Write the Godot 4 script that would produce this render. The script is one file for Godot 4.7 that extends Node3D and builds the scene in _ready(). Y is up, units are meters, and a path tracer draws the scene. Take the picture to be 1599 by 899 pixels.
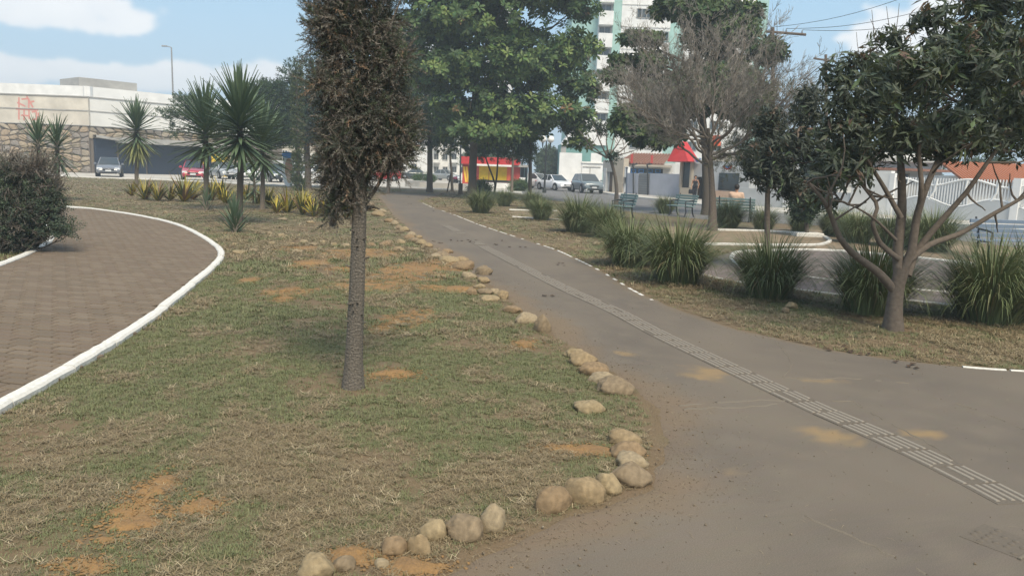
extends Node3D
# A small town park: lawn edged with river stones, a footpath with a tactile strip, trees, and the street behind.

const FOCAL := 1200.0        # of the photograph, in its pixels (1599 x 899)
const EYE := 1.6
const HORIZON := 267.0
const ROLL := 0.03665
const ORD := ["", "first", "second", "third", "fourth", "fifth", "sixth", "seventh", "eighth", "ninth", "tenth", "eleventh", "twelfth", "thirteenth", "fourteenth", "fifteenth", "sixteenth", "seventeenth", "eighteenth", "nineteenth", "twentieth", "twenty-first", "twenty-second", "twenty-third", "twenty-fourth", "twenty-fifth", "twenty-sixth", "twenty-seventh", "twenty-eighth", "twenty-ninth", "thirtieth"]
var pitch := 0.0
var R := RandomNumberGenerator.new()
var NZ := FastNoiseLite.new()
var M := {}
var used := {}
var path_l: Array = []
var path_r: Array = []
var brick_poly := PackedVector2Array()
var court_poly := PackedVector2Array()
var street_poly := PackedVector2Array()
var fore_poly := PackedVector2Array()
var sand: Array = []

# ---------------------------------------------------------------- pixels to places
func ray(px: float, py: float) -> Vector3:
	var v := Vector3((px - 799.5) / FOCAL, -(py - 449.5) / FOCAL, -1.0)
	return Basis(Vector3.RIGHT, -pitch) * (Basis(Vector3.BACK, ROLL) * v)

func gp(px: float, py: float, h := 0.0) -> Vector3:      # where the line of sight meets the ground
	var r := ray(px, py)
	return r * ((h - EYE) / r.y) + Vector3(0, EYE, 0)

func at(px: float, py: float, d: float) -> Vector3:      # a point d metres in front
	var r := ray(px, py)
	return r * (d / -r.z) + Vector3(0, EYE, 0)

func g2(px: float, py: float) -> Vector2:
	var p := gp(px, py)
	return Vector2(p.x, p.z)

func poly(a: Array) -> PackedVector2Array:
	var o := PackedVector2Array()
	for p in a:
		o.append(g2(p[0], p[1]))
	return o

# ---------------------------------------------------------------- meshes
class MB:
	var v := PackedVector3Array()
	var n := PackedVector3Array()
	var c := PackedColorArray()
	var col := Color(1, 1, 1)
	func tri(a: Vector3, b: Vector3, d: Vector3) -> void:
		var nn := (b - a).cross(d - a).normalized()
		v.append(a); v.append(d); v.append(b)
		for i in 3:
			n.append(nn); c.append(col)
	func quad(a: Vector3, b: Vector3, d: Vector3, e: Vector3) -> void:
		tri(a, b, d); tri(a, d, e)
	func grid(rows: Array, closed := false, cols = null) -> void:      # smooth surface through rows of points
		var nr := rows.size()
		var nc: int = rows[0].size()
		var ns: Array = []
		for i in nr:
			var line := PackedVector3Array()
			for j in nc:
				var up: Vector3 = rows[mini(i + 1, nr - 1)][j] - rows[maxi(i - 1, 0)][j]
				var j1 := (j + 1) % nc if closed else mini(j + 1, nc - 1)
				var j0 := (j - 1 + nc) % nc if closed else maxi(j - 1, 0)
				var nn: Vector3 = (rows[i][j1] - rows[i][j0]).cross(up)
				line.append(nn.normalized() if nn.length_squared() > 1e-16 else Vector3.UP)
			ns.append(line)
		for i in nr - 1:
			for j in (nc if closed else nc - 1):
				var k := (j + 1) % nc
				for q in [[i, j], [i + 1, k], [i, k], [i, j], [i + 1, j], [i + 1, k]]:
					v.append(rows[q[0]][q[1]]); n.append(ns[q[0]][q[1]])
					c.append(cols[q[0]][q[1]] if cols != null else col)
	func box(o: Vector3, s: Vector3, t := Transform3D()) -> void:
		var p: Array = []
		for i in 8:
			p.append(t * (o + Vector3((i & 1) - 0.5, ((i >> 1) & 1) - 0.5, (i >> 2) - 0.5) * s))
		for f in [[4, 5, 7, 6], [1, 0, 2, 3], [5, 1, 3, 7], [0, 4, 6, 2], [6, 7, 3, 2], [0, 1, 5, 4]]:
			quad(p[f[0]], p[f[1]], p[f[2]], p[f[3]])
	func bev(o: Vector3, s: Vector3, b: float, t := Transform3D()) -> void:   # a box with its upper edges chamfered
		var h := s * 0.5
		var lo: Array = []; var mid: Array = []; var hi: Array = []
		for q in [[-1, 1], [1, 1], [1, -1], [-1, -1]]:
			lo.append(t * (o + Vector3(q[0] * h.x, -h.y, q[1] * h.z)))
			mid.append(t * (o + Vector3(q[0] * h.x, h.y - b, q[1] * h.z)))
			hi.append(t * (o + Vector3(q[0] * (h.x - b), h.y, q[1] * (h.z - b))))
		for i in 4:
			var k := (i + 1) % 4
			quad(lo[i], lo[k], mid[k], mid[i]); quad(mid[i], mid[k], hi[k], hi[i])
		quad(hi[0], hi[1], hi[2], hi[3])
	func tube(pts: Array, rad: Array, sides := 8, wob := 0.0, nz: FastNoiseLite = null) -> void:
		var rows: Array = []
		var side := Vector3.ZERO
		for i in pts.size():
			var d: Vector3 = (pts[mini(i + 1, pts.size() - 1)] - pts[maxi(i - 1, 0)]).normalized()
			if i == 0:
				side = d.cross(Vector3(0.31, 0.2, 0.93)).normalized()
			else:
				side = (side - d * side.dot(d)).normalized()
			var other := d.cross(side)
			var ring := PackedVector3Array()
			for k in sides:
				var a := TAU * k / sides
				var dir := side * cos(a) + other * sin(a)
				var r: float = rad[i]
				if nz: r *= 1.0 + wob * nz.get_noise_3dv(pts[i] * 40.0 + dir * 60.0)
				ring.append(pts[i] + dir * r)
			rows.append(ring)
		grid(rows, true)
		var e: int = pts.size() - 1
		for k in sides:
			tri(pts[e], rows[e][k], rows[e][(k + 1) % sides])
			tri(pts[0], rows[0][(k + 1) % sides], rows[0][k])
	func lathe(o: Vector3, prof: Array, sides := 16) -> void:      # prof: [radius, height]
		var rows: Array = []
		for p in prof:
			var ring := PackedVector3Array()
			for k in sides:
				var a := -TAU * k / sides
				ring.append(o + Vector3(cos(a) * p[0], p[1], sin(a) * p[0]))
			rows.append(ring)
		grid(rows, true)
	func mesh() -> ArrayMesh:
		var m := ArrayMesh.new()
		var a: Array = []
		a.resize(Mesh.ARRAY_MAX)
		a[Mesh.ARRAY_VERTEX] = v
		a[Mesh.ARRAY_NORMAL] = n
		a[Mesh.ARRAY_COLOR] = c
		m.add_surface_from_arrays(Mesh.PRIMITIVE_TRIANGLES, a)
		return m

func wheel_disc(mb: MB, o: Vector3, axis: Vector3, r: float, w: float, inner := 0.0) -> void:
	var s := axis.cross(Vector3.UP).normalized()
	var rows: Array = []
	for p in ([[0.001, -1], [r * 0.93, -1], [r, -0.6], [r, 0.6], [r * 0.93, 1], [0.001, 1]] if inner == 0.0 else [[inner, -0.9], [r * 0.93, -1], [r, -0.6], [r, 0.6], [r * 0.93, 1], [inner, 0.9]]):
		var ring := PackedVector3Array()
		for k in 18:
			var a := TAU * k / 18
			ring.append(o + axis * p[1] * w * 0.5 + (s * cos(a) + Vector3.UP * sin(a)) * p[0])
		rows.append(ring)
	mb.grid(rows, true)

# ---------------------------------------------------------------- nodes
func numbered(called: String, parent: Node) -> String:
	var k := "%d/%s" % [parent.get_instance_id(), called]
	used[k] = used.get(k, -1) + 1
	return called if used[k] == 0 else "%s_%03d" % [called, used[k]]

func tag(o: Node, label: String, category: String, group := "") -> Node:
	o.set_meta("label", label)
	o.set_meta("category", category)
	if group:
		o.set_meta("group", group)
	return o

func thing(called: String, label: String, category: String, where := Vector3.ZERO, turn := 0.0, group := "") -> Node3D:
	var o := Node3D.new()
	o.name = numbered(called, self)
	o.position = where
	o.rotation.y = turn
	add_child(o, true)
	tag(o, label, category, group)
	return o

func setting(called: String) -> Node3D:
	var o := Node3D.new()
	o.name = numbered(called, self)
	add_child(o, true)
	o.set_meta("kind", "structure")
	return o

func part(called: String, shape, m: Material, parent: Node, stuff := false) -> MeshInstance3D:
	var o := MeshInstance3D.new()
	o.name = numbered(called, parent)
	o.mesh = shape.mesh() if shape is MB else shape
	o.material_override = m
	parent.add_child(o, true)
	if stuff:
		o.set_meta("kind", "stuff")
	return o

func wpart(called: String, shape, m: Material, parent: Node3D, stuff := false) -> MeshInstance3D:   # the shape is in world coordinates
	var o := part(called, shape, m, parent, stuff)
	o.transform = parent.global_transform.affine_inverse()
	return o

func scatter(called: String, mesh: Mesh, m: Material, ts: Array, cs: Array, parent: Node) -> MultiMeshInstance3D:
	var mm := MultiMesh.new()
	mm.transform_format = MultiMesh.TRANSFORM_3D
	mm.use_colors = true
	mm.mesh = mesh
	mm.instance_count = ts.size()
	for i in ts.size():
		mm.set_instance_transform(i, ts[i])
		mm.set_instance_color(i, cs[i])
	var o := MultiMeshInstance3D.new()
	o.name = numbered(called, parent)
	o.multimesh = mm
	o.material_override = m
	parent.add_child(o, true)
	o.set_meta("kind", "stuff")
	return o

# ---------------------------------------------------------------- materials (colours are linear base colours)
func grain(freq: float, lo: float, hi: float, seed_ := 1, octaves := 4, kind := FastNoiseLite.TYPE_SIMPLEX_SMOOTH, size := 512) -> NoiseTexture2D:
	var t := NoiseTexture2D.new()
	var f := FastNoiseLite.new()
	f.noise_type = kind
	f.frequency = freq
	f.seed = seed_
	f.fractal_octaves = octaves
	t.noise = f
	t.width = size
	t.height = size
	t.seamless = true
	var g := Gradient.new()
	g.set_color(0, Color(lo, lo, lo).linear_to_srgb())
	g.set_color(1, Color(hi, hi, hi).linear_to_srgb())
	t.color_ramp = g
	return t

func mat(r: float, g: float, b: float, rough := 0.9, tex: Texture2D = null, scale := 1.0, bump: Texture2D = null, depth := 0.0) -> StandardMaterial3D:
	var m := StandardMaterial3D.new()
	m.albedo_color = Color(r, g, b).linear_to_srgb()
	m.roughness = rough
	m.metallic_specular = 0.4
	m.vertex_color_use_as_albedo = true
	m.cull_mode = BaseMaterial3D.CULL_DISABLED
	if tex:
		m.albedo_texture = tex
		m.uv1_triplanar = true
		m.uv1_world_triplanar = true
		m.uv1_scale = Vector3.ONE * scale
	if bump:
		m.heightmap_enabled = true
		m.heightmap_texture = bump
		m.heightmap_scale = depth
		m.uv1_triplanar = true
		m.uv1_world_triplanar = true
		m.uv1_scale = Vector3.ONE * scale
	return m

func leafy(back: float) -> StandardMaterial3D:
	var m := mat(1, 1, 1, 0.55)
	m.metallic_specular = 0.35
	m.backlight_enabled = true
	m.backlight = Color(back, back, back * 0.6)
	return m

func make_materials() -> void:
	var fine := grain(0.05, 0.72, 1.0, 3, 5)
	var speck := grain(0.12, 0.55, 1.0, 5, 4)
	var coarse := grain(0.012, 0.78, 1.0, 7, 5)
	var stain := grain(0.008, 0.68, 1.0, 9, 6)
	var cell := grain(0.04, 0.5, 1.0, 11, 3, FastNoiseLite.TYPE_CELLULAR)
	M.ground = mat(1, 1, 1, 1.0, speck, 1.3, speck, 1.2)
	M.path = mat(1, 1, 1, 0.95, grain(0.2, 0.55, 1.0, 4, 5), 1.3, speck, 0.12)
	M.paver = []
	for c in [[0.182, 0.14, 0.1], [0.165, 0.128, 0.092], [0.2, 0.156, 0.113], [0.175, 0.132, 0.096]]:
		M.paver.append(mat(c[0], c[1], c[2], 0.95, speck, 1.6, speck, 0.2))
	M.joint = mat(0.13, 0.10, 0.07, 1.0, fine, 1.0)
	M.kerb = mat(0.70, 0.68, 0.63, 0.9, grain(0.03, 0.66, 1.0, 21, 5), 1.2, speck, 0.12)
	M.bar = mat(0.285, 0.25, 0.205, 0.95, speck, 2.0)
	M.tile = mat(0.132, 0.111, 0.088, 0.95, fine, 2.0)
	M.mortar = mat(0.19, 0.163, 0.127, 1.0, speck, 2.0)
	M.stone = []
	for c in [[0.345, 0.255, 0.145], [0.37, 0.285, 0.165], [0.285, 0.215, 0.135], [0.38, 0.30, 0.19], [0.30, 0.21, 0.12]]:
		M.stone.append(mat(c[0], c[1], c[2], 0.85, grain(0.02, 0.4, 1.0, 31 + M.stone.size(), 6), 2.6, speck, 0.9))
	M.sand = mat(1, 1, 1, 1.0, speck, 1.5, speck, 0.4)
	M.grass = leafy(0.4)
	M.leaf = leafy(0.7)
	M.dull = leafy(0.25)
	M.bark = mat(0.12, 0.10, 0.08, 1.0, speck, 3.0, cell, 2.0)
	M.cypress_bark = mat(0.235, 0.205, 0.17, 1.0, grain(0.05, 0.18, 1.0, 41, 4), 2.6, cell, 3.0)
	M.pale_bark = mat(0.205, 0.17, 0.135, 1.0, grain(0.03, 0.6, 1.0, 42, 4), 1.5, speck, 1.2)
	M.mango_bark = mat(0.15, 0.122, 0.098, 1.0, grain(0.02, 0.6, 1.0, 43, 5), 1.4, cell, 1.5)
	M.twig = mat(0.17, 0.145, 0.12, 1.0)
	M.white = mat(0.78, 0.78, 0.77, 0.85, coarse, 0.12)
	M.white_old = mat(0.80, 0.79, 0.76, 0.9, stain, 0.10)
	M.beige_old = mat(0.66, 0.61, 0.53, 0.95, stain, 0.12)
	M.grey_wall = mat(0.46, 0.47, 0.52, 0.9, coarse, 0.15)
	M.pale_wall = mat(0.55, 0.57, 0.58, 0.9, stain, 0.12)
	M.beige = mat(0.48, 0.42, 0.34, 0.9, coarse, 0.2)
	M.teal = mat(0.34, 0.53, 0.49, 0.85, coarse, 0.1)
	M.teal_dark = mat(0.17, 0.33, 0.31, 0.85, coarse, 0.1)
	M.concrete = mat(0.40, 0.39, 0.37, 0.95, stain, 0.3)
	M.asphalt = mat(0.17, 0.165, 0.165, 0.95, stain, 0.25)
	M.court = mat(0.185, 0.15, 0.135, 1.0, stain, 0.3)
	M.soil = mat(0.25, 0.19, 0.125, 1.0, stain, 0.4)
	M.pavement = mat(0.50, 0.47, 0.42, 0.95, stain, 0.2)
	M.rubble = []
	for c in [[0.40, 0.33, 0.24], [0.34, 0.285, 0.22], [0.45, 0.385, 0.30], [0.29, 0.255, 0.225], [0.41, 0.32, 0.23]]:
		M.rubble.append(mat(c[0], c[1], c[2], 0.95, stain, 0.6, speck, 2.0))
	M.rubble_mortar = mat(0.15, 0.125, 0.105, 1.0)
	M.navy = mat(0.022, 0.034, 0.06, 0.6)
	M.dark = mat(0.02, 0.022, 0.025, 0.8)
	M.iron = mat(0.03, 0.034, 0.036, 0.5)
	M.pole = mat(0.28, 0.28, 0.28, 0.7, fine, 1.0)
	M.wood = mat(0.13, 0.095, 0.07, 0.9, fine, 1.0)
	M.red = mat(0.50, 0.035, 0.035, 0.6, coarse, 0.3)
	M.red_soft = mat(0.45, 0.06, 0.05, 0.7)
	M.yellow = mat(0.72, 0.48, 0.02, 0.6, coarse, 0.3)
	M.yellow_paint = mat(0.85, 0.55, 0.05, 0.6)
	M.tile_roof = mat(0.42, 0.15, 0.07, 0.9, speck, 0.8)
	M.old_roof = mat(0.26, 0.13, 0.09, 0.95, speck, 0.8)
	M.blue = mat(0.06, 0.22, 0.55, 0.6)
	M.orange = mat(0.62, 0.12, 0.05, 0.6)
	M.bench = mat(0.17, 0.25, 0.25, 0.7, fine, 1.0)
	M.bench_blue = mat(0.16, 0.21, 0.28, 0.7, fine, 1.0)
	M.glass = mat(0.03, 0.04, 0.045, 0.06)
	M.glass.metallic_specular = 0.6
	M.tyre = mat(0.014, 0.014, 0.014, 0.9)
	M.rim = mat(0.42, 0.43, 0.44, 0.35)
	M.rim.metallic = 0.7
	M.lamp_glass = mat(0.80, 0.79, 0.75, 0.25)
	M.headlight = mat(0.62, 0.65, 0.68, 0.12)
	M.plate = mat(0.55, 0.56, 0.57, 0.5)
	M.skin = mat(0.36, 0.19, 0.12, 0.6)
	M.black_cloth = mat(0.014, 0.014, 0.018, 0.9)
	M.tan_cloth = mat(0.52, 0.36, 0.26, 0.9)
	M.hair = mat(0.012, 0.009, 0.008, 0.6)
	M.graffiti = mat(0.56, 0.24, 0.21, 0.9)

func paint(r: float, g: float, b: float) -> StandardMaterial3D:
	var m := mat(r, g, b, 0.35)
	m.clearcoat_enabled = true
	m.clearcoat = 0.8
	m.clearcoat_roughness = 0.08
	return m

# ---------------------------------------------------------------- sky
func make_sky() -> PanoramaSkyMaterial:
	var w := 2048
	var h := 1024
	var im := Image.create(w, h, false, Image.FORMAT_RGBAF)
	var n1 := FastNoiseLite.new()
	n1.noise_type = FastNoiseLite.TYPE_SIMPLEX_SMOOTH
	n1.frequency = 1.0
	n1.fractal_octaves = 5
	n1.seed = 12
	# cumulus seen in the photograph, and others like them all round: [direction, half width, half height]
	var cl: Array = []
	for p in [[90, 10, 0.115, 0.042], [20, 18, 0.06, 0.03], [8, 112, 0.05, 0.026], [105, 116, 0.055, 0.016], [240, 126, 0.07, 0.02], [330, 124, 0.09, 0.022], [410, 116, 0.05, 0.02], [1415, 52, 0.075, 0.042], [1475, 95, 0.09, 0.036], [640, 60, 0.06, 0.03]]:
		var r := ray(p[0], p[1]).normalized()
		cl.append([atan2(r.x, -r.z), asin(r.y), p[2], p[3]])
	R.seed = 77
	for i in 46:
		var az := R.randf_range(0.86, TAU - 0.86)
		if az > PI: az -= TAU
		cl.append([az, R.randf_range(0.02, 0.33), R.randf_range(0.05, 0.2), R.randf_range(0.015, 0.045)])
	for i in 34:
		cl.append([R.randf_range(-PI, PI), R.randf_range(0.42, 1.35), R.randf_range(0.2, 0.5), R.randf_range(0.06, 0.16)])
	for j in h:
		var el := PI * (0.5 - (j + 0.5) / h)
		var near: Array = []
		for c in cl:
			if absf(el - c[1]) < c[3] * 2.2: near.append(c)
		var t := clampf(sin(maxf(el, 0.0)), 0.0, 1.0)
		var base := Color(0.58, 0.755, 0.87).lerp(Color(0.33, 0.58, 0.82), clampf(t / 0.26, 0, 1)).lerp(Color(0.33, 0.50, 0.76), clampf((t - 0.2) / 0.8, 0, 1))
		if el < 0.0:
			base = base.lerp(Color(0.26, 0.24, 0.2), clampf(-el * 14.0, 0, 1))
		for i in w:
			var px := base
			if el > -0.05 and not near.is_empty():
				var az := wrapf(TAU * (i + 0.5) / w, -PI, PI)
				var d := 0.0
				for c in near:
					var da := absf(az - c[0])
					if da > PI: da = TAU - da
					da *= cos(c[1])
					var dy: float = (el - c[1]) / c[3]
					if dy < 0.0: dy *= 1.5
					var q: float = 1.0 - (da / c[2]) * (da / c[2]) - dy * dy
					if q > -0.8: d = maxf(d, q)
					
				if d > 0.0 or near.size() > 0:
					var dir := Vector3(sin(az) * cos(el), sin(el), -cos(az) * cos(el))
					var nn := n1.get_noise_3dv(dir * 16.0 + Vector3(0, el * 10.0, 0))
					var a := smoothstep(0.0, 0.34, d * 0.9 + nn * 0.8 - 0.06) if d > 0.0 else 0.0
					var white := Color(1.0, 1.0, 1.0).lerp(Color(0.86, 0.89, 0.93), clampf(0.35 - nn, 0, 1) * 0.6)
					px = base.lerp(white, a * 0.96)
			im.set_pixel(i, j, px)
	var s := PanoramaSkyMaterial.new()
	s.panorama = ImageTexture.create_from_image(im)
	return s

func _ready() -> void:
	pitch = atan((449.5 - HORIZON) * cos(ROLL) / FOCAL)
	NZ.noise_type = FastNoiseLite.TYPE_SIMPLEX_SMOOTH
	NZ.frequency = 0.02
	NZ.fractal_octaves = 3
	# camera
	var cam := Camera3D.new()
	cam.name = "camera"
	cam.transform = Transform3D(Basis(Vector3.RIGHT, -pitch) * Basis(Vector3.BACK, ROLL), Vector3(0, EYE, 0))
	cam.fov = rad_to_deg(2.0 * atan(449.5 / FOCAL))
	cam.near = 0.05
	cam.far = 2000.0
	add_child(cam)
	cam.current = true
	# sky, air and sun
	var we := WorldEnvironment.new()
	we.name = "air"
	var e := Environment.new()
	e.background_mode = Environment.BG_SKY
	var sk := Sky.new()
	sk.sky_material = make_sky()
	e.sky = sk
	e.background_energy_multiplier = 0.77
	e.tonemap_mode = Environment.TONE_MAPPER_LINEAR
	e.tonemap_exposure = 1.55
	e.fog_enabled = true
	e.fog_mode = Environment.FOG_MODE_EXPONENTIAL
	e.fog_density = 0.0019
	e.fog_light_color = Color(0.86, 0.92, 0.97)
	e.sdfgi_enabled = true
	e.ssao_enabled = true
	e.ssil_enabled = true
	we.environment = e
	add_child(we)
	var sun := DirectionalLight3D.new()
	sun.name = "sun"
	sun.light_energy = 1.1
	sun.light_angular_distance = 24.0
	sun.light_color = Color(1.0, 0.95, 0.86)
	sun.shadow_enabled = true
	sun.rotation_degrees = Vector3(-52, 20, 0)
	add_child(sun)
	make_materials()
	build_ground()
	build_paths()
	build_far()
	build_trees()
	build_plants()
	build_street_things()
	build_stones()
	build_lawn()

# ---------------------------------------------------------------- the ground
func lines(fine_lo: float, fine_hi: float, step: float, lo: float, hi: float) -> Array:
	var a: Array = []
	var s := step
	var x := fine_lo
	while x > lo:
		s *= 1.22
		x = maxf(x - s, lo)
		a.push_front(x)
	x = fine_lo
	while x < fine_hi:
		a.append(x)
		x += step
	s = step
	while x < hi:
		a.append(x)
		s *= 1.22
		x += s
	a.append(hi)
	return a

func green_at(x: float, z: float) -> float:
	var n := 0.7 * NZ.get_noise_2d(x * 22.0, z * 16.0) + 0.9 * NZ.get_noise_2d(x * 90.0 + 90.0, z * 75.0)
	var bias := 0.08
	if z > -4.4: bias -= 0.16
	if z < -4.6 and z > -12.5 and x < 1.0: bias += 0.22
	if x > 1.5 or z < -13.0: bias -= 0.14
	return smoothstep(-0.4, 0.5, n + bias)

func bare_at(x: float, z: float) -> float:
	var n := NZ.get_noise_2d(x * 30.0 - 400.0, z * 24.0 + 70.0) + 0.4 * NZ.get_noise_2d(x * 120.0, z * 120.0 + 30.0)
	var b := smoothstep(0.12, 0.5, n)
	if x > x_at(path_l, z) - 0.45 and x < x_at(path_l, z) + 0.1:
		b = maxf(b, smoothstep(-0.45, 0.1, x - x_at(path_l, z) + 0.22 * n))
	if x < x_at(path_r, z) + 0.4 and x > x_at(path_r, z) - 0.1:
		b = maxf(b, 0.75)
	return b

func x_at(line: Array, z: float) -> float:
	if z <= line[0].y: return line[0].x
	for i in line.size() - 1:
		if z <= line[i + 1].y:
			return lerpf(line[i].x, line[i + 1].x, (z - line[i].y) / (line[i + 1].y - line[i].y))
	return line[-1].x

func build_ground() -> void:
	for p in [[588, 306], [600, 318], [612, 335], [640, 362], [668, 385], [705, 402], [735, 425], [768, 450], [795, 470], [830, 500], [870, 530], [905, 548], [950, 580], [990, 612], [1018, 645], [1025, 690], [1020, 740], [1000, 765], [940, 790], [880, 808], [790, 845], [700, 885], [640, 915]]:
		path_l.append(g2(p[0], p[1]))
	path_l.append_array([Vector2(-1.6, -2.0), Vector2(-2.8, 0.0), Vector2(-3.2, 4.0)])
	for p in [[652, 314], [675, 324], [705, 334], [745, 350], [783, 363], [864, 389], [900, 405], [940, 425], [985, 452], [1040, 478], [1150, 515], [1280, 545], [1400, 563], [1500, 574], [1599, 581]]:
		path_r.append(g2(p[0], p[1]))
	path_r.append_array([Vector2(9.0, -6.2), Vector2(16.0, -5.9), Vector2(16.5, 4.0)])
	brick_poly = poly([[-150, 722], [0, 638], [90, 588], [170, 540], [240, 493], [300, 443], [333, 415], [345, 400], [340, 388], [315, 370], [280, 353], [240, 342], [190, 333], [140, 326], [85, 322], [-120, 316], [-120, 334], [45, 343], [70, 351], [80, 366], [72, 381], [40, 398], [0, 413], [-190, 480]])
	court_poly = poly([[1128, 398], [1150, 391], [1250, 390], [1330, 394], [1425, 403], [1540, 415], [1720, 433], [1760, 512], [1640, 497], [1520, 482], [1425, 471], [1335, 464], [1240, 453], [1150, 441], [1085, 428], [1098, 410]])
	sand = [[210, 812, 52, 26], [232, 768, 28, 26], [312, 792, 30, 12], [485, 411, 28, 7], [455, 456, 40, 6], [440, 467, 14, 4], [388, 438, 13, 4], [585, 446, 62, 9], [640, 424, 58, 13], [685, 418, 38, 12], [560, 396, 60, 7], [545, 420, 26, 4], [625, 440, 30, 7], [640, 494, 30, 13], [600, 512, 22, 7], [815, 537, 20, 6], [620, 585, 32, 7], [905, 702, 50, 7], [470, 389, 30, 4], [675, 450, 22, 5], [720, 452, 26, 5], [560, 868, 40, 10], [645, 885, 45, 10], [130, 885, 40, 10]]
	for s in sand:
		var c := gp(s[0], s[1])
		s.append_array([c, gp(s[0] + s[2], s[1]).distance_to(c), gp(s[0], s[1] - s[3]).distance_to(c)])
	var xs := lines(-7.5, 7.5, 0.14, -420, 420)
	var zs := lines(-15.0, 0.5, 0.13, -620, 60)
	var rows: Array = []
	var cols: Array = []
	for z in zs:
		var row := PackedVector3Array()
		var cr := PackedColorArray()
		for x in xs:
			row.append(Vector3(x, 0, z))
			var g := green_at(x, z)
			var b := bare_at(x, z)
			var c := Color(0.195, 0.15, 0.09).lerp(Color(0.145, 0.128, 0.068), g)
			c = c.lerp(Color(0.185, 0.13, 0.078), b)
			cr.append(c)
		rows.append(row)
		cols.append(cr)
	rows.reverse()
	cols.reverse()
	var mb := MB.new()
	mb.grid(rows, false, cols)
	var o := part("ground", mb, M.ground, self)
	o.set_meta("kind", "structure")

func sheet(called: String, p: PackedVector2Array, y: float, m: Material, parent: Node) -> MeshInstance3D:
	var mb := MB.new()
	var t := Geometry2D.triangulate_polygon(p)
	for i in range(0, t.size(), 3):
		var a := Vector3(p[t[i]].x, y, p[t[i]].y)
		var b := Vector3(p[t[i + 1]].x, y, p[t[i + 1]].y)
		var c := Vector3(p[t[i + 2]].x, y, p[t[i + 2]].y)
		if (b - a).cross(c - a).y > 0: mb.tri(a, b, c)
		else: mb.tri(a, c, b)
	var o := part(called, mb, m, parent)
	if parent == self: o.set_meta("kind", "structure")
	return o

func resample(pts: Array, step: float) -> Array:
	var c := Curve3D.new()
	for i in pts.size():
		var a: Vector3 = pts[maxi(i - 1, 0)]
		var b: Vector3 = pts[mini(i + 1, pts.size() - 1)]
		var k: float = minf(pts[i].distance_to(a) if i else 99.0, pts[i].distance_to(b) if i < pts.size() - 1 else 99.0)
		var d := (b - a).normalized() * k * 0.33
		c.add_point(pts[i], -d, d)
	var o: Array = []
	var len := c.get_baked_length()
	var n := maxi(2, int(len / step))
	for i in n + 1:
		o.append(c.sample_baked(len * i / n))
	return o

# a row of kerbstones along a line: each stone a part, its edges a little uneven
func kerb_row(node: Node3D, px: Array, width: float, height: float, each: float, m: Material, base := 0.0, gap := 0.006, skip := 0.0) -> void:
	var pts: Array = []
	for p in px: pts.append(gp(p[0], p[1]))
	var sub := 0.12
	var line := resample(pts, sub)
	var per := maxi(1, int(each / sub))
	var i := 0
	while i < line.size() - 1:
		var e := mini(i + per, line.size() - 1)
		if R.randf() >= skip:
			var rows: Array = [PackedVector3Array(), PackedVector3Array(), PackedVector3Array(), PackedVector3Array(), PackedVector3Array(), PackedVector3Array()]
			var lift := R.randf_range(-0.006, 0.006) * height / 0.09
			for k in range(i, e + 1):
				var p: Vector3 = line[k]
				var d: Vector3 = (line[mini(k + 1, line.size() - 1)] - line[maxi(k - 1, 0)]).normalized()
				if k == i: p += d * gap
				if k == e: p -= d * gap
				var s := d.cross(Vector3.UP)
				var j1 := NZ.get_noise_2d(p.x * 300, p.z * 300) * 0.016 * minf(1.0, width / 0.1)
				var j2 := NZ.get_noise_2d(p.x * 300 + 500, p.z * 300) * 0.016 * minf(1.0, width / 0.1)
				var hw := width * 0.5
				var b := minf(0.018, height * 0.5)
				var prof := [Vector2(-hw + j1, -0.03), Vector2(-hw + j1, height - b), Vector2(-hw + b + j1, height), Vector2(hw - b + j2, height), Vector2(hw + j2, height - b), Vector2(hw + j2, -0.03)]
				for q in 6:
					rows[q].append(p + s * prof[q].x + Vector3.UP * (base + prof[q].y + (lift if prof[q].y > 0 else 0.0)))
			var mb := MB.new()
			for q in 5:
				mb.grid([rows[q + 1], rows[q]])
			for k in [0, rows[0].size() - 1]:
				mb.quad(rows[0][k], rows[1][k], rows[4][k], rows[5][k])
				mb.quad(rows[1][k], rows[2][k], rows[3][k], rows[4][k])
			part("kerbstone", mb, m, node)
		i = e

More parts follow.
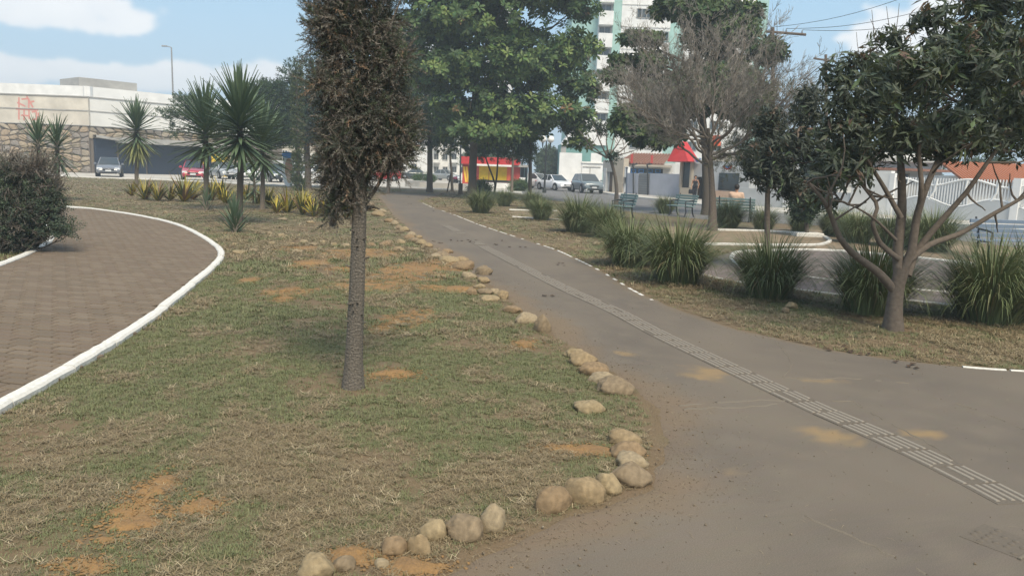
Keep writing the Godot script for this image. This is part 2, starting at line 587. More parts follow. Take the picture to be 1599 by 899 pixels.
func build_paths() -> void:
	# footpath, with sand blown over it and worn patches
	var stains := []
	for s in [[1105, 584, 38, 11], [1290, 682, 40, 15], [1438, 678, 32, 8], [975, 552, 22, 5], [1285, 596, 30, 4], [1150, 738, 22, 3]]:
		var c := gp(s[0], s[1])
		stains.append([c, gp(s[0] + s[2], s[1]).distance_to(c), gp(s[0], s[1] - s[3]).distance_to(c)])
	var rows: Array = []
	var cols: Array = []
	var z := -48.0
	while z < 3.5:
		var step := 0.06 if z > -7.5 else (0.12 if z > -14.0 else 0.5)
		if z > -2.2: step = 0.4
		var row := PackedVector3Array()
		var cr := PackedColorArray()
		var a := x_at(path_l, z)
		var b := x_at(path_r, z)
		a += 0.05 * NZ.get_noise_2d(z * 90.0, 11.0) + 0.03 * NZ.get_noise_2d(z * 300.0, 51.0)
		b += 0.05 * NZ.get_noise_2d(z * 90.0, 77.0)
		var b1 := minf(b, a + 6.5)
		for i in 113:
			var x := lerpf(a, b1, i / 111.0) if i < 112 else b
			row.append(Vector3(x, -0.012 if i == 0 else (0.002 if i == 1 else 0.007), z))
			var n := NZ.get_noise_2d(x * 25.0, z * 20.0)
			var n2 := NZ.get_noise_2d(x * 120.0 + 7.0, z * 120.0)
			var c := Color(0.182, 0.152, 0.118).lerp(Color(0.142, 0.12, 0.098), clampf(0.5 + n, 0, 1))
			c = c.lerp(Color(0.215, 0.18, 0.136), clampf(n2 * 0.5 + n * 0.3, 0, 0.5))
			# earth washed over the edges
			var edge := smoothstep(0.5, 0.0, x - a + 0.3 * n + 0.2 * n2)
			c = c.lerp(Color(0.205, 0.15, 0.098), edge * 0.85)
			c = c.lerp(Color(0.20, 0.155, 0.105), smoothstep(0.16, 0.0, b - x + 0.1 * n2) * 0.7)
			for s in stains:
				var dx: float = (x - s[0].x) / s[1]
				var dz: float = (z - s[0].z) / s[2]
				var q := dx * dx + dz * dz
				if q < 2.5:
					c = c.lerp(Color(0.32, 0.22, 0.11), smoothstep(1.25, -0.2, q + 1.2 * n2 + 0.6 * NZ.get_noise_2d(x * 500.0, z * 500.0)) * 0.8)
			cr.append(c)
		rows.append(row)
		cols.append(cr)
		z += step
	rows.reverse()
	cols.reverse()
	var mb := MB.new()
	mb.grid(rows, false, cols)
	var foot := setting("footpath")
	part("surface", mb, M.path, foot)
	# worn white edging, seams and patched cracks
	R.seed = 5
	kerb_row(foot, [[660, 317], [675, 324], [705, 334], [745, 350], [783, 363], [864, 389], [900, 405], [940, 425], [985, 452], [1020, 470]], 0.04, 0.008, 0.34, M.kerb, 0.005, 0.04, 0.45)
	kerb_row(foot, [[1500, 574], [1545, 578], [1599, 581], [1700, 588]], 0.035, 0.012, 0.4, M.kerb, 0.006, 0.02, 0.1)
	for cr in [[[1062, 636], [1095, 632], [1140, 629], [1190, 626], [1232, 627]], [[1066, 641], [1110, 638], [1160, 637], [1214, 632]], [[1300, 628], [1330, 628], [1352, 640], [1375, 655], [1420, 678], [1452, 694], [1492, 722]], [[1225, 590], [1260, 594], [1320, 592], [1420, 600]], [[1460, 622], [1520, 640], [1599, 672]], [[1255, 808], [1310, 830], [1345, 848], [1390, 868], [1450, 899]], [[1212, 535], [1235, 565], [1225, 590]]]:
		var line: Array = []
		for p in cr: line.append(gp(p[0], p[1]))
		line = resample(line, 0.05)
		var wide := 0.018 if cr[0][0] < 1070 else 0.008
		var m2 := MB.new()
		var l := PackedVector3Array(); var r := PackedVector3Array(); var mid := PackedVector3Array()
		for i in line.size():
			var p: Vector3 = line[i]
			var d: Vector3 = (line[mini(i + 1, line.size() - 1)] - line[maxi(i - 1, 0)]).normalized().cross(Vector3.UP)
			p += d * 0.03 * NZ.get_noise_2d(p.x * 400, p.z * 400)
			if NZ.get_noise_2d(p.x * 160.0 + 9.0, p.z * 160.0) < -0.3 and l.size() > 1:
				m2.grid([r, mid, l])
				l = PackedVector3Array(); r = PackedVector3Array(); mid = PackedVector3Array()
				continue
			var w := wide * (0.7 + 0.9 * NZ.get_noise_2d(p.x * 900, p.z * 900 + 40))
			l.append(p - d * w + Vector3(0, 0.006, 0)); mid.append(p + Vector3(0, 0.0135, 0)); r.append(p + d * w + Vector3(0, 0.006, 0))
		if l.size() > 1: m2.grid([r, mid, l])
		part("mortar_seam", m2, M.mortar, foot, true)
	# tactile strip: one tile after another, each with its raised bars
	var strip: Array = []
	for p in [[1592, 789], [1500, 741], [1400, 693], [1300, 650], [1220, 613], [1120, 566], [1030, 523], [960, 486], [880, 450], [800, 409], [745, 380], [715, 362], [690, 350]]:
		strip.append(gp(p[0], p[1]))
	var tiles := resample(strip, 0.252)
	var shapes: Array = []
	var slabs: Array = []
	for k in 4:
		var t2 := MB.new()
		t2.bev(Vector3(0, 0.004, 0), Vector3(0.246, 0.012, 0.246), 0.002)
		slabs.append(t2.mesh())
		var bars: Array = []
		for i in 5:
			var b2 := MB.new()
			var x := (i - 2) * 0.047
			var w := 0.025
			var cut := R.randf_range(0.0, 0.05) if R.randf() < 0.4 else 0.0
			b2.bev(Vector3(x, 0.0115, cut * 0.5), Vector3(w, 0.008, 0.23 - cut), 0.004)
			bars.append(b2.mesh())
		shapes.append(bars)
	for i in tiles.size() - 1:
		if R.randf() < 0.03 or (tiles[i].z < -16.0 and R.randf() < 0.55): continue
		var p: Vector3 = (tiles[i] + tiles[i + 1]) * 0.5
		var d: Vector3 = tiles[i + 1] - tiles[i]
		var t := part("tactile_tile", slabs[0], M.tile, foot)
		t.position = p + Vector3(0, R.randf_range(0.0, 0.003), 0)
		t.rotation.y = atan2(d.x, d.z) + R.randf_range(-0.02, 0.02)
		var kind: Array = shapes[R.randi() % 4]
		if p.z > -13.0:
			for b in kind:
				if R.randf() < 0.93: part("bar", b, M.bar, t)
		else:
			var joined := MB.new()
			for k in 5: joined.bev(Vector3((k - 2) * 0.047, 0.0115, 0), Vector3(0.021, 0.008, 0.23), 0.004)
			part("bar", joined, M.bar, t, true)
	# the stud tiles where the strip turns
	for q in [[1562, 846, 0]]:
		var t := part("stud_tile", slabs[0], M.tile, foot)
		t.position = gp(q[0], q[1])
		var ed := gp(1565, 800) - gp(1503, 833)
		t.rotation.y = atan2(ed.x, ed.z)
		if q[2] == 0:
			for i in 5:
				for k in 5:
					if R.randf() < 0.4: continue
					var s := MB.new()
					s.lathe(Vector3((i - 2) * 0.047, 0.009, (k - 2) * 0.047), [[0.016, 0], [0.013, 0.005], [0.001, 0.006]], 8)
					part("stud", s, M.tile, t)
			var rim := MB.new()
			rim.bev(Vector3(-0.128, 0.01, 0), Vector3(0.014, 0.014, 0.26), 0.003)
			part("tile_edge", rim, M.mortar, t)
	# block-paved path with its white kerbs
	var bp := setting("brick_path")
	sheet("bedding", brick_poly, 0.006, mat(0.085, 0.064, 0.046, 1.0, M.paver[0].albedo_texture, 1.2), bp)
	var ang := 0.22
	var ux := Vector2(cos(ang), sin(ang))
	var uz := Vector2(-ux.y, ux.x)
	var list: Array = []
	var o2 := g2(100, 500)
	for r in range(-190, 150):
		for k in range(-90, 70):
			var q := o2 + ux * ((k + (0.5 if r & 1 else 0.0)) * 0.212) + uz * (r * 0.112)
			if q.y < -23.0 or q.y > -3.0 or q.x < q.y * 0.74: continue
			if Geometry2D.is_point_in_polygon(q, brick_poly): list.append(q)
	list.sort_custom(func(a, b): return a.length_squared() < b.length_squared())
	var blocks: Array = []
	for k in 3:
		var pm := MB.new()
		pm.bev(Vector3(0, 0, 0), Vector3(0.197 - k * 0.001, 0.05, 0.096 - k * 0.0008), 0.008)
		blocks.append(pm.mesh())
	var rest: Array = [MB.new(), MB.new(), MB.new(), MB.new()]
	for i in list.size():
		var sink := R.randf_range(-0.003, 0.003)
		var t := Transform3D(Basis(Vector3.UP, -ang + R.randf_range(-0.015, 0.015)) * Basis(Vector3.RIGHT, R.randf_range(-0.012, 0.012)), Vector3(list[i].x, 0.002 + sink, list[i].y))
		var v := R.randi() % 4
		if i < 300:
			var b := part("paver", blocks[i % 3], M.paver[v], bp)
			b.transform = t
		else:
			rest[v].bev(Vector3.ZERO, Vector3(0.197, 0.05, 0.096), 0.008, t)
	for v in 4:
		part("pavers", rest[v], M.paver[v], bp, true)
	var kb := setting("kerb")
	kerb_row(kb, [[-130, 712], [0, 640], [90, 590], [170, 542], [240, 495], [300, 446], [334, 417], [345, 401], [340, 389], [315, 371], [280, 354], [240, 343], [190, 334], [140, 327], [85, 323]], 0.11, 0.055, 0.95, M.kerb)
	kerb_row(kb, [[-150, 470], [-70, 440], [0, 416], [40, 400], [72, 383], [79, 368], [70, 352], [45, 343], [-60, 336]], 0.11, 0.055, 0.8, M.kerb)
	# paved court and planted bed on the right
	var ct := setting("court")
	sheet("paving", court_poly, 0.005, M.court, ct)
	sheet("bed", poly([[1060, 366], [1110, 361], [1200, 362], [1275, 367], [1296, 376], [1290, 383], [1270, 385], [1125, 384], [1070, 378]]), 0.006, M.soil, ct)
	sheet("far_bed", poly([[790, 330], [870, 329], [960, 343], [1060, 350], [1290, 360], [1440, 372], [1560, 392], [1720, 410], [1720, 432], [1540, 414], [1425, 402], [1330, 392], [1250, 389], [1060, 366], [930, 352], [800, 340]]), 0.0045, M.soil, ct)
	var kc := setting("court_kerb")
	kerb_row(kc, [[1085, 428], [1150, 441], [1240, 453], [1335, 464], [1425, 471], [1520, 482], [1640, 497]], 0.05, 0.03, 1.2, M.kerb)
	kerb_row(kc, [[1142, 404], [1160, 416], [1245, 430], [1335, 442], [1425, 452], [1510, 459], [1640, 472]], 0.045, 0.02, 1.4, M.kerb)
	kerb_row(kc, [[1142, 404], [1146, 398], [1160, 394], [1250, 391], [1330, 394], [1425, 403], [1540, 415], [1680, 430]], 0.09, 0.05, 1.3, M.kerb)
	kerb_row(kc, [[1080, 383], [1125, 383], [1200, 384], [1270, 384], [1290, 381], [1296, 376], [1275, 368], [1200, 362], [1120, 360]], 0.1, 0.06, 1.2, M.kerb)
	kerb_row(kc, [[795, 328], [830, 329], [870, 330]], 0.1, 0.05, 1.2, M.kerb)
	kerb_row(kc, [[800, 339], [880, 344], [930, 347]], 0.08, 0.04, 1.2, M.kerb, 0.0, 0.02, 0.3)
	kerb_row(kc, [[1290, 358], [1330, 364], [1440, 373]], 0.1, 0.06, 1.2, M.kerb)

# ---------------------------------------------------------------- stones and sand
func rock(w: float, h: float, d: float, seed_: int) -> MB:
	var rows: Array = []
	var rs := 17
	var cs := 24
	var off := Vector3(seed_ * 13.7, seed_ * 5.1, seed_ * 9.3)
	var facet: Array = []
	var rr := RandomNumberGenerator.new()
	rr.seed = seed_
	for i in 9:
		facet.append([Vector3(rr.randf_range(-1, 1), rr.randf_range(-0.3, 1), rr.randf_range(-1, 1)).normalized(), rr.randf_range(0.7, 0.95)])
	for i in rs:
		var a := PI * i / (rs - 1)
		var ring := PackedVector3Array()
		for k in cs:
			var b := -TAU * k / cs
			var dir := Vector3(sin(a) * cos(b), -cos(a), sin(a) * sin(b))
			var r := 1.0 + 0.36 * NZ.get_noise_3dv(dir * 34.0 + off) + 0.12 * NZ.get_noise_3dv(dir * 95.0 + off)
			for f in facet:
				var q: float = dir.dot(f[0])
				if q * r > f[1]: r = lerpf(r, f[1] / q, 0.75)
			ring.append(dir * r * Vector3(w, h, d) * 0.5)
		rows.append(ring)
	var mb := MB.new()
	mb.grid(rows, true)
	return mb

func build_stones() -> void:
	R.seed = 3
	var G := "river stones edging the lawn"
	# [x, lowest y, width, height, label]
	var L := [
		[490, 908, 60, 40, "orange-brown border stone at the very end of the stone row"], [533, 893, 38, 24, ""], [594, 888, 25, 17, "small round stone lying apart on bare earth in front of the row"],
		[614, 868, 44, 30, "squarish grey-brown border stone touching another squarish one"], [653, 867, 36, 36, ""], [676, 845, 44, 32, ""], [724, 845, 62, 40, "pale angular border stone with broken facets"],
		[769, 832, 46, 50, "upright egg-shaped tan stone in the border row"], [863, 800, 62, 44, "wide split-topped tan stone with a flat upper face"], [918, 788, 68, 46, "largest pale boulder-like stone of the border row"],
		[952, 772, 46, 32, ""], [986, 760, 60, 36, "rounded tan stone with dark pits at the bend of the border"], [988, 734, 50, 26, ""], [982, 717, 56, 24, ""], [978, 697, 54, 24, ""],
		[922, 646, 46, 20, "low pale stone lying alone in the lawn beside the border"], [962, 617, 54, 26, ""], [944, 600, 44, 18, ""], [930, 588, 48, 20, ""], [912, 573, 46, 24, ""], [900, 560, 34, 16, ""],
		[849, 519, 26, 30, "upright brown egg-shaped stone standing on the path edge"], [822, 506, 34, 18, ""], [801, 489, 30, 12, "flat oval brown stone at the path edge"], [785, 467, 20, 15, ""], [764, 471, 28, 10, ""], [758, 460, 24, 10, ""],
		[771, 459, 18, 10, ""], [736, 461, 17, 14, ""], [755, 442, 22, 10, ""], [749, 452, 20, 9, ""], [754, 430, 28, 17, "dark brown rounded stone resting on top of paler border stones"], [732, 435, 24, 11, ""], [722, 422, 32, 16, ""], [721, 409, 22, 10, ""],
		[700, 410, 34, 11, ""], [690, 402, 26, 10, ""], [680, 404, 18, 9, ""], [697, 396, 20, 8, ""], [667, 386, 16, 8, ""], [657, 382, 18, 9, ""], [648, 379, 18, 9, ""], [643, 370, 14, 8, ""], [638, 374, 16, 9, ""], [653, 373, 12, 7, ""], [630, 361, 15, 9, ""], [622, 358, 12, 8, ""], [616, 351, 12, 8, ""], [607, 347, 16, 7, ""], [589, 338, 22, 10, ""], [580, 330, 18, 9, ""], [575, 322, 16, 8, ""], [596, 332, 14, 7, ""],
		[600, 385, 20, 9, ""], [622, 393, 20, 9, ""], [624, 381, 16, 8, ""], [608, 380, 12, 6, ""], [648, 392, 12, 6, ""], [578, 384, 14, 6, ""]]
	var n := 0
	var since := 0
	var last := ""
	for s in L:
		n += 1
		var p := gp(s[0], s[1])
		var k := -p.z / FOCAL * 1.02
		var w: float = s[2] * k
		var h: float = s[3] * k * 1.15
		var d := w * R.randf_range(0.7, 0.95)
		var o := part("border_stone", rock(w * 1.1, h * 1.12, d * 1.1, n), M.stone[n % 5], self)
		o.position = p + Vector3(0, h * 0.22, -d * 0.42)
		o.rotation = Vector3(R.randf_range(-0.12, 0.12), R.randf_range(-0.4, 0.4), R.randf_range(-0.15, 0.15))
		var lb: String = s[4]
		if lb == "":
			since += 1
			lb = "%s border stone, %s along the row from the %s" % ["rounded tan" if s[1] > 480 else "small pale", ORD[since], last]
		else:
			since = 0
			last = lb.get_slice(" in the", 0).get_slice(" at the", 0).get_slice(" with ", 0).get_slice(" of the", 0).get_slice(" standing", 0).get_slice(" resting", 0).get_slice(" lying", 0).get_slice(" touching", 0)
		tag(o, lb, "stone", G)
	for s in [[440, 369, 15, 6], [475, 379, 14, 6], [505, 379, 12, 5], [465, 394, 18, 6], [374, 396, 28, 7], [395, 393, 14, 6], [424, 381, 14, 5], [258, 333, 8, 5], [455, 382, 10, 5], [490, 383, 12, 5], [520, 383, 12, 5], [540, 385, 14, 6], [365, 383, 10, 5], [420, 366, 12, 5], [485, 349, 14, 6], [440, 344, 16, 5]]:
		n += 1
		var p := gp(s[0], s[1])
		var k := -p.z / FOCAL
		var o := part("loose_stone", rock(s[2] * k, s[3] * k * 1.2, s[2] * k * 0.8, n), M.stone[3 if n % 2 else 1], self)
		o.position = p + Vector3(0, s[3] * k * 0.3, 0)
		tag(o, "small pale stone half sunk in the lawn, %s from the low yucca" % ORD[n - L.size()], "stone", "loose stones in the lawn")
	for s in [[1236, 482, 20, 11, "brown stone beside a paler one under the mango tree"], [1227, 489, 13, 10, "small pale stone against a browner one near the mango tree"], [935, 383, 20, 7, "lone flat stone in the grass beside the strappy clumps"]]:
		n += 1
		var p := gp(s[0], s[1])
		var k := -p.z / FOCAL
		var o := part("loose_stone", rock(s[2] * k, s[3] * k * 1.2, s[2] * k * 0.9, n), M.stone[n % 5], self)
		o.position = p + Vector3(0, s[3] * k * 0.4, 0)
		tag(o, s[4], "stone")
	# sand heaped on the lawn
	var mb := MB.new()
	for s in sand:
		var c := gp(s[0], s[1])
		var rx := gp(s[0] + s[2], s[1]).distance_to(c) * 1.15
		var rz := gp(s[0], s[1] - s[3]).distance_to(c) * 1.15
		var rows: Array = []
		var cols: Array = []
		for i in 27:
			var ring := PackedVector3Array()
			var cr := PackedColorArray()
			for k in 72:
				var a := -TAU * k / 72
				var q := i / 26.0
				var p := c + Vector3(cos(a) * rx * q * 1.35, 0, sin(a) * rz * q * 1.35)
				var nn := NZ.get_noise_2d(p.x * 130.0, p.z * 130.0) + 0.5 * NZ.get_noise_2d(p.x * 420.0, p.z * 420.0)
				var nb := NZ.get_noise_2d(p.x * 45.0 + 33.0, p.z * 45.0)
				p.y = 0.010 * (1.0 - 2.4 * q * q) + 0.026 * nn + 0.012 * nb
				if i == 26: p.y = -0.03
				p.y += 0.008 * NZ.get_noise_2d(p.x * 900.0, p.z * 900.0)
				ring.append(p)
				cr.append(Color(0.335, 0.195, 0.078).lerp(Color(0.25, 0.155, 0.075), clampf(0.5 + nn * 1.1, 0, 1)))
			rows.append(ring)
			cols.append(cr)
		rows.reverse(); cols.reverse()
		mb.grid(rows, true, cols)
	var so := Node3D.new()
	so.name = "sand"
	add_child(so)
	so.set_meta("kind", "stuff")
	part("heaps", mb, M.sand, so, true)
	# loose grains strewn thinner and thinner around each heap
	var gm := MB.new()
	for i in 7:
		gm.bev(Vector3(R.randf_range(-3, 3), 0.0, R.randf_range(-3, 3)), Vector3(1.2, 0.9, 1.0) * R.randf_range(0.6, 1.4), 0.3, Transform3D(Basis(Vector3.UP, R.randf() * TAU), Vector3.ZERO))
	var gt: Array = []
	var gc: Array = []
	for s in sand:
		var c: Vector3 = s[4]
		for i in mini(1400, int(700.0 * sqrt(s[5] * s[6]) + 250)):
			var p := c + Vector3(R.randfn(0.0, s[5] * 0.75), 0.006, R.randfn(0.0, s[6] * 0.75))
			gt.append(Transform3D(Basis(Vector3.UP, R.randf() * TAU).scaled(Vector3.ONE * R.randf_range(0.002, 0.0048)), p))
			gc.append(Color(0.33, 0.195, 0.08).lerp(Color(0.26, 0.17, 0.085), R.randf()))
	scatter("grains", gm.mesh(), M.sand, gt, gc, so)
	tag(so, "patches of loose orange sand spread over the lawn", "sand")

# ---------------------------------------------------------------- the grass
func blade(mb: MB, root: Vector3, dir: Vector3, len: float, w: float) -> void:
	var s := dir.cross(Vector3.UP).normalized() * w * 0.5
	var mid := root + dir * len * 0.55 + Vector3(0, len * 0.08, 0)
	mb.quad(root - s, root + s, mid + s * 0.8, mid - s * 0.8)
	mb.tri(mid - s * 0.8, mid + s * 0.8, root + dir * len - Vector3(0, len * 0.06, 0))

func build_lawn() -> void:
	R.seed = 11
	var kinds: Array = []
	for k in 4:
		var mb := MB.new()
		for i in 9:
			var a := R.randf() * TAU
			var tilt := R.randf_range(0.3, 1.25) if k < 2 else R.randf_range(1.1, 1.5)
			var dir := Vector3(cos(a) * sin(tilt), cos(tilt), sin(a) * sin(tilt))
			blade(mb, Vector3(R.randf_range(-0.03, 0.03), 0.0 if k < 2 else R.randf_range(0.003, 0.016), R.randf_range(-0.03, 0.03)), dir, R.randf_range(0.02, 0.046) if k < 2 else R.randf_range(0.04, 0.085), R.randf_range(0.003, 0.0055))
		kinds.append(mb.mesh())
	var ts: Array = [[], [], [], []]
	var cs: Array = [[], [], [], []]
	# [z near, z far, tufts per square metre, size]
	for band in [[-2.3, -4.5, 2700, 0.58], [-4.5, -7.0, 1600, 0.72], [-7.0, -11.0, 700, 1.05], [-11.0, -17.0, 170, 1.8], [-17.0, -30.0, 40, 2.8], [-30.0, -56.0, 8, 4.5]]:
		var zn: float = band[0]
		var zf: float = band[1]
		var half: float = -zf * 0.72 + 0.4
		var count := int((zn - zf) * half * 2.0 * band[2])
		for i in count:
			var z := R.randf_range(zf, zn)
			var x := R.randf_range(-half, half)
			if absf(x) > -z * 0.72 + 0.3: continue
			if x > x_at(path_l, z) - 0.03 and x < x_at(path_r, z) + 0.06: continue
			var p2 := Vector2(x, z)
			if x < 0.0 and Geometry2D.is_point_in_polygon(p2, brick_poly): continue
			if x > 0.0 and (Geometry2D.is_point_in_polygon(p2, court_poly)): continue
			if z < -20.0 and (Geometry2D.is_point_in_polygon(p2, street_poly) or Geometry2D.is_point_in_polygon(p2, fore_poly)): continue
			if z < -13.0 and x > x_at(path_r, z) + 4.0 and z > -34.0: continue
			var bare := bare_at(x, z)
			var sandy := 0.0
			for s in sand:
				var c: Vector3 = s[4]
				if absf(x - c.x) < s[5] * 1.3 and absf(z - c.z) < s[6] * 1.3:
					var q: float = pow((x - c.x) / s[5], 2) + pow((z - c.z) / s[6], 2)
					sandy = maxf(sandy, smoothstep(1.2, 0.6, q + 0.7 * NZ.get_noise_2d(x * 130.0, z * 130.0)))
			if R.randf() < maxf(bare * 0.72, sandy * 0.8): continue
			var g := green_at(x, z)
			var green := R.randf() < g * 0.9 + 0.14
			var k := (R.randi() % 2) if green or R.randf() < 0.3 else 2 + R.randi() % 2
			var col: Color
			if green: col = Color(0.15, 0.165, 0.075).lerp(Color(0.2, 0.195, 0.095), R.randf()).lerp(Color(0.11, 0.14, 0.066), R.randf() * 0.6)
			else: col = Color(0.275, 0.215, 0.125).lerp(Color(0.19, 0.148, 0.09), R.randf()).lerp(Color(0.39, 0.32, 0.205), 1.0 if R.randf() < 0.08 else 0.0)
			var sz: float = band[3] * R.randf_range(0.7, 1.3)
			ts[k].append(Transform3D(Basis(Vector3.UP, R.randf() * TAU).scaled(Vector3(sz, sz * (R.randf_range(0.7, 1.2) if band[3] < 2.0 else 0.5), sz)), Vector3(x, 0.0, z)))
			cs[k].append(col)
	var lawn := Node3D.new()
	lawn.name = "lawn_grass"
	add_child(lawn)
	lawn.set_meta("kind", "stuff")
	tag(lawn, "short dry and green grass of the park lawn", "grass")
	for k in 4:
		scatter("blades" if k < 2 else "straw", kinds[k], M.grass, ts[k], cs[k], lawn)
	# straw, grit and clods on the path
	var bits: Array = []
	for k in 3:
		var gm := MB.new()
		if k == 0: gm.bev(Vector3(0, 0.2, 0), Vector3(1.0, 0.7, 0.8), 0.25)
		else: blade(gm, Vector3.ZERO, Vector3(1, 0.02, 0.1 * k), 1.0, 0.045)
		bits.append(gm.mesh())
	var bt: Array = [[], [], []]
	var bc: Array = [[], [], []]
	for i in 6500:
		var z := -2.4 - 9.0 * pow(R.randf(), 1.6)
		var a := x_at(path_l, z)
		var x := a + (absf(R.randfn(0.0, 0.28)) if i % 3 else R.randf_range(0.0, minf(x_at(path_r, z) - a, 6.0)))
		if i % 7 == 0 and z < -6.4: x = x_at(path_r, z) - absf(R.randfn(0.0, 0.2))
		if absf(x) > -z * 0.75: continue
		var k := 0 if R.randf() < 0.6 else 1 + R.randi() % 2
		var sz := (R.randf_range(0.0025, 0.0055) if R.randf() < 0.96 else 0.011) if k == 0 else R.randf_range(0.015, 0.05)
		bt[k].append(Transform3D(Basis(Vector3.UP, R.randf() * TAU).scaled(Vector3.ONE * sz), Vector3(x, 0.009, z)))
		bc[k].append(Color(0.165, 0.125, 0.085).lerp(Color(0.26, 0.22, 0.165), R.randf() * R.randf()) if k == 0 else Color(0.30, 0.24, 0.15).lerp(Color(0.15, 0.11, 0.07), R.randf()))
	var gn := Node3D.new()
	gn.name = "path_litter"
	add_child(gn)
	gn.set_meta("kind", "stuff")
	tag(gn, "straw bits and grit strewn along the footpath edge", "litter")
	for k in 3: scatter("grit" if k == 0 else "straw", bits[k], M.sand if k == 0 else M.dull, bt[k], bc[k], gn)
	# leaves dropped on the path
	var fl := MB.new()
	fl.col = Color(0.07, 0.045, 0.03)
	for q in [[675, 378], [695, 381], [702, 376], [715, 377], [731, 378], [740, 380], [738, 376], [782, 377], [770, 383], [800, 386], [820, 387], [872, 412], [878, 415], [634, 308], [638, 319], [676, 330], [655, 311], [1338, 552], [1345, 556], [1296, 548], [1420, 572], [1434, 579], [1320, 545], [856, 462], [900, 340], [935, 370], [1208, 405], [1476, 440], [1478, 465]]:
		var p := gp(q[0], q[1])
		for j in 2:
			var a := R.randf() * TAU
			var d := Vector3(cos(a), 0, sin(a))
			var s := d.cross(Vector3.UP) * R.randf_range(0.02, 0.04)
			var l := R.randf_range(0.05, 0.1)
			var o := p + Vector3(R.randf_range(-0.1, 0.1), 0.012, R.randf_range(-0.1, 0.1))
			fl.quad(o, o + d * l * 0.5 + s + Vector3(0, 0.02, 0), o + d * l + Vector3(0, 0.01, 0), o + d * l * 0.5 - s + Vector3(0, 0.015, 0))
	var lit := part("leaf_litter", fl, M.dull, self)
	lit.set_meta("kind", "stuff")
	tag(lit, "dead brown leaves scattered over the footpath", "leaves")

# ---------------------------------------------------------------- foliage pieces
func leafp(mb: MB, b: Vector3, dir: Vector3, nrm: Vector3, len: float, wid: float, fold := 0.12, wide_at := 0.55) -> void:
	var s := dir.cross(nrm).normalized() * wid * 0.5
	var l := b + dir * len * wide_at - s + nrm * fold * wid
	var r := b + dir * len * wide_at + s + nrm * fold * wid
	var m := b + dir * len * wide_at
	var tip := b + dir * len - nrm * len * 0.08
	mb.tri(b, m, l); mb.tri(b, r, m); mb.tri(l, m, tip); mb.tri(m, r, tip)

func unit_dir() -> Vector3:
	var z := R.randf_range(-1, 1)
	var a := R.randf() * TAU
	var q := sqrt(1.0 - z * z)
	return Vector3(q * cos(a), z, q * sin(a))

func leaf_tint(mb: MB) -> void:      # no two leaves have quite the same green
	mb.col = Color(R.randf_range(0.82, 1.2), R.randf_range(0.88, 1.12), R.randf_range(0.85, 1.15))

func sprig_rosette(n: int, len: float, wid: float) -> Mesh:        # large leaves round a twig end
	var mb := MB.new()
	for i in n:
		leaf_tint(mb)
		var a := TAU * i / n * 1.0 + R.randf_range(-0.3, 0.3)
		var up := R.randf_range(-0.25, 0.75)
		var d := Vector3(cos(a), up, sin(a)).normalized()
		leafp(mb, d * 0.03, d, Vector3(-d.x * up, 1.0, -d.z * up).normalized(), len * R.randf_range(0.75, 1.15), wid * R.randf_range(0.8, 1.1), 0.1, 0.62)
	return mb.mesh()

func sprig_lance(n: int, len: float, wid: float) -> Mesh:          # long drooping leaves
	var mb := MB.new()
	for i in n:
		leaf_tint(mb)
		var a := 2.4 * i + R.randf_range(-0.3, 0.3)
		var d := Vector3(cos(a), R.randf_range(-1.5, 0.3), sin(a)).normalized()
		leafp(mb, Vector3(R.randf_range(-0.04, 0.04), R.randf_range(-0.12, 0.1), R.randf_range(-0.04, 0.04)), d, (Vector3.UP - d * d.y).normalized(), len * R.randf_range(0.7, 1.15), wid * R.randf_range(0.8, 1.15), 0.16, 0.48)
	return mb.mesh()

func sprig_fine(n: int, span: float, len: float, wid: float) -> Mesh:   # small leaves along a twig
	var mb := MB.new()
	for i in n:
		leaf_tint(mb)
		var t := float(i) / n
		var a := 2.4 * i
		var d := Vector3(cos(a), 0.55, sin(a)).normalized()
		leafp(mb, Vector3(0, t * span, 0) + d * 0.01, (d + unit_dir() * 0.45).normalized(), unit_dir(), len * R.randf_range(0.7, 1.2), wid * R.randf_range(0.8, 1.2))
	return mb.mesh()

func sprig_needle(n: int, span: float, len: float) -> Mesh:        # feathery spray of a cypress
	var mb := MB.new()
	for i in n:
		leaf_tint(mb)
		var t := float(i) / n
		var a := 2.4 * i
		var d := (Vector3(cos(a), 0.9, sin(a) * 0.6) + unit_dir() * 0.35).normalized()
		var s := d.cross(unit_dir()).normalized() * R.randf_range(0.0022, 0.0045)
		var b := Vector3(sin(t * 3.0) * 0.01, t * span, 0)
		var l := len * (1.15 - 0.75 * t) * R.randf_range(0.7, 1.2)
		mb.tri(b - s, b + s, b + d * l)
	return mb.mesh()

func sprig_bare(n: int, span: float) -> Mesh:
	var mb := MB.new()
	var tips: Array = [[Vector3.ZERO, Vector3.UP, span * 0.4]]
	for i in n:
		var t: Array = tips[R.randi() % tips.size()]
		var d: Vector3 = (t[1] + unit_dir() * 0.55 + Vector3(0, 0.12, 0)).normalized()
		var e: Vector3 = t[0] + d * t[2]
		var s := d.cross(unit_dir()).normalized() * 0.005
		var s2 := d.cross(s).normalized() * 0.005
		mb.quad(t[0] - s, t[0] + s, e + s * 0.5, e - s * 0.5)
		mb.quad(t[0] - s2, t[0] + s2, e + s2 * 0.5, e - s2 * 0.5)
		tips.append([e, d, t[2] * 0.8])
	return mb.mesh()

func pb(px: float, py: float, d: float, rx: float, ry: float, deep := 0.9) -> Array:
	return [at(px, py, d), Vector3(rx, ry, rx * deep) * d / FOCAL]

func along(y: Vector3) -> Basis:
	var x := y.cross(unit_dir()).normalized()
	return Basis(x, y, x.cross(y))

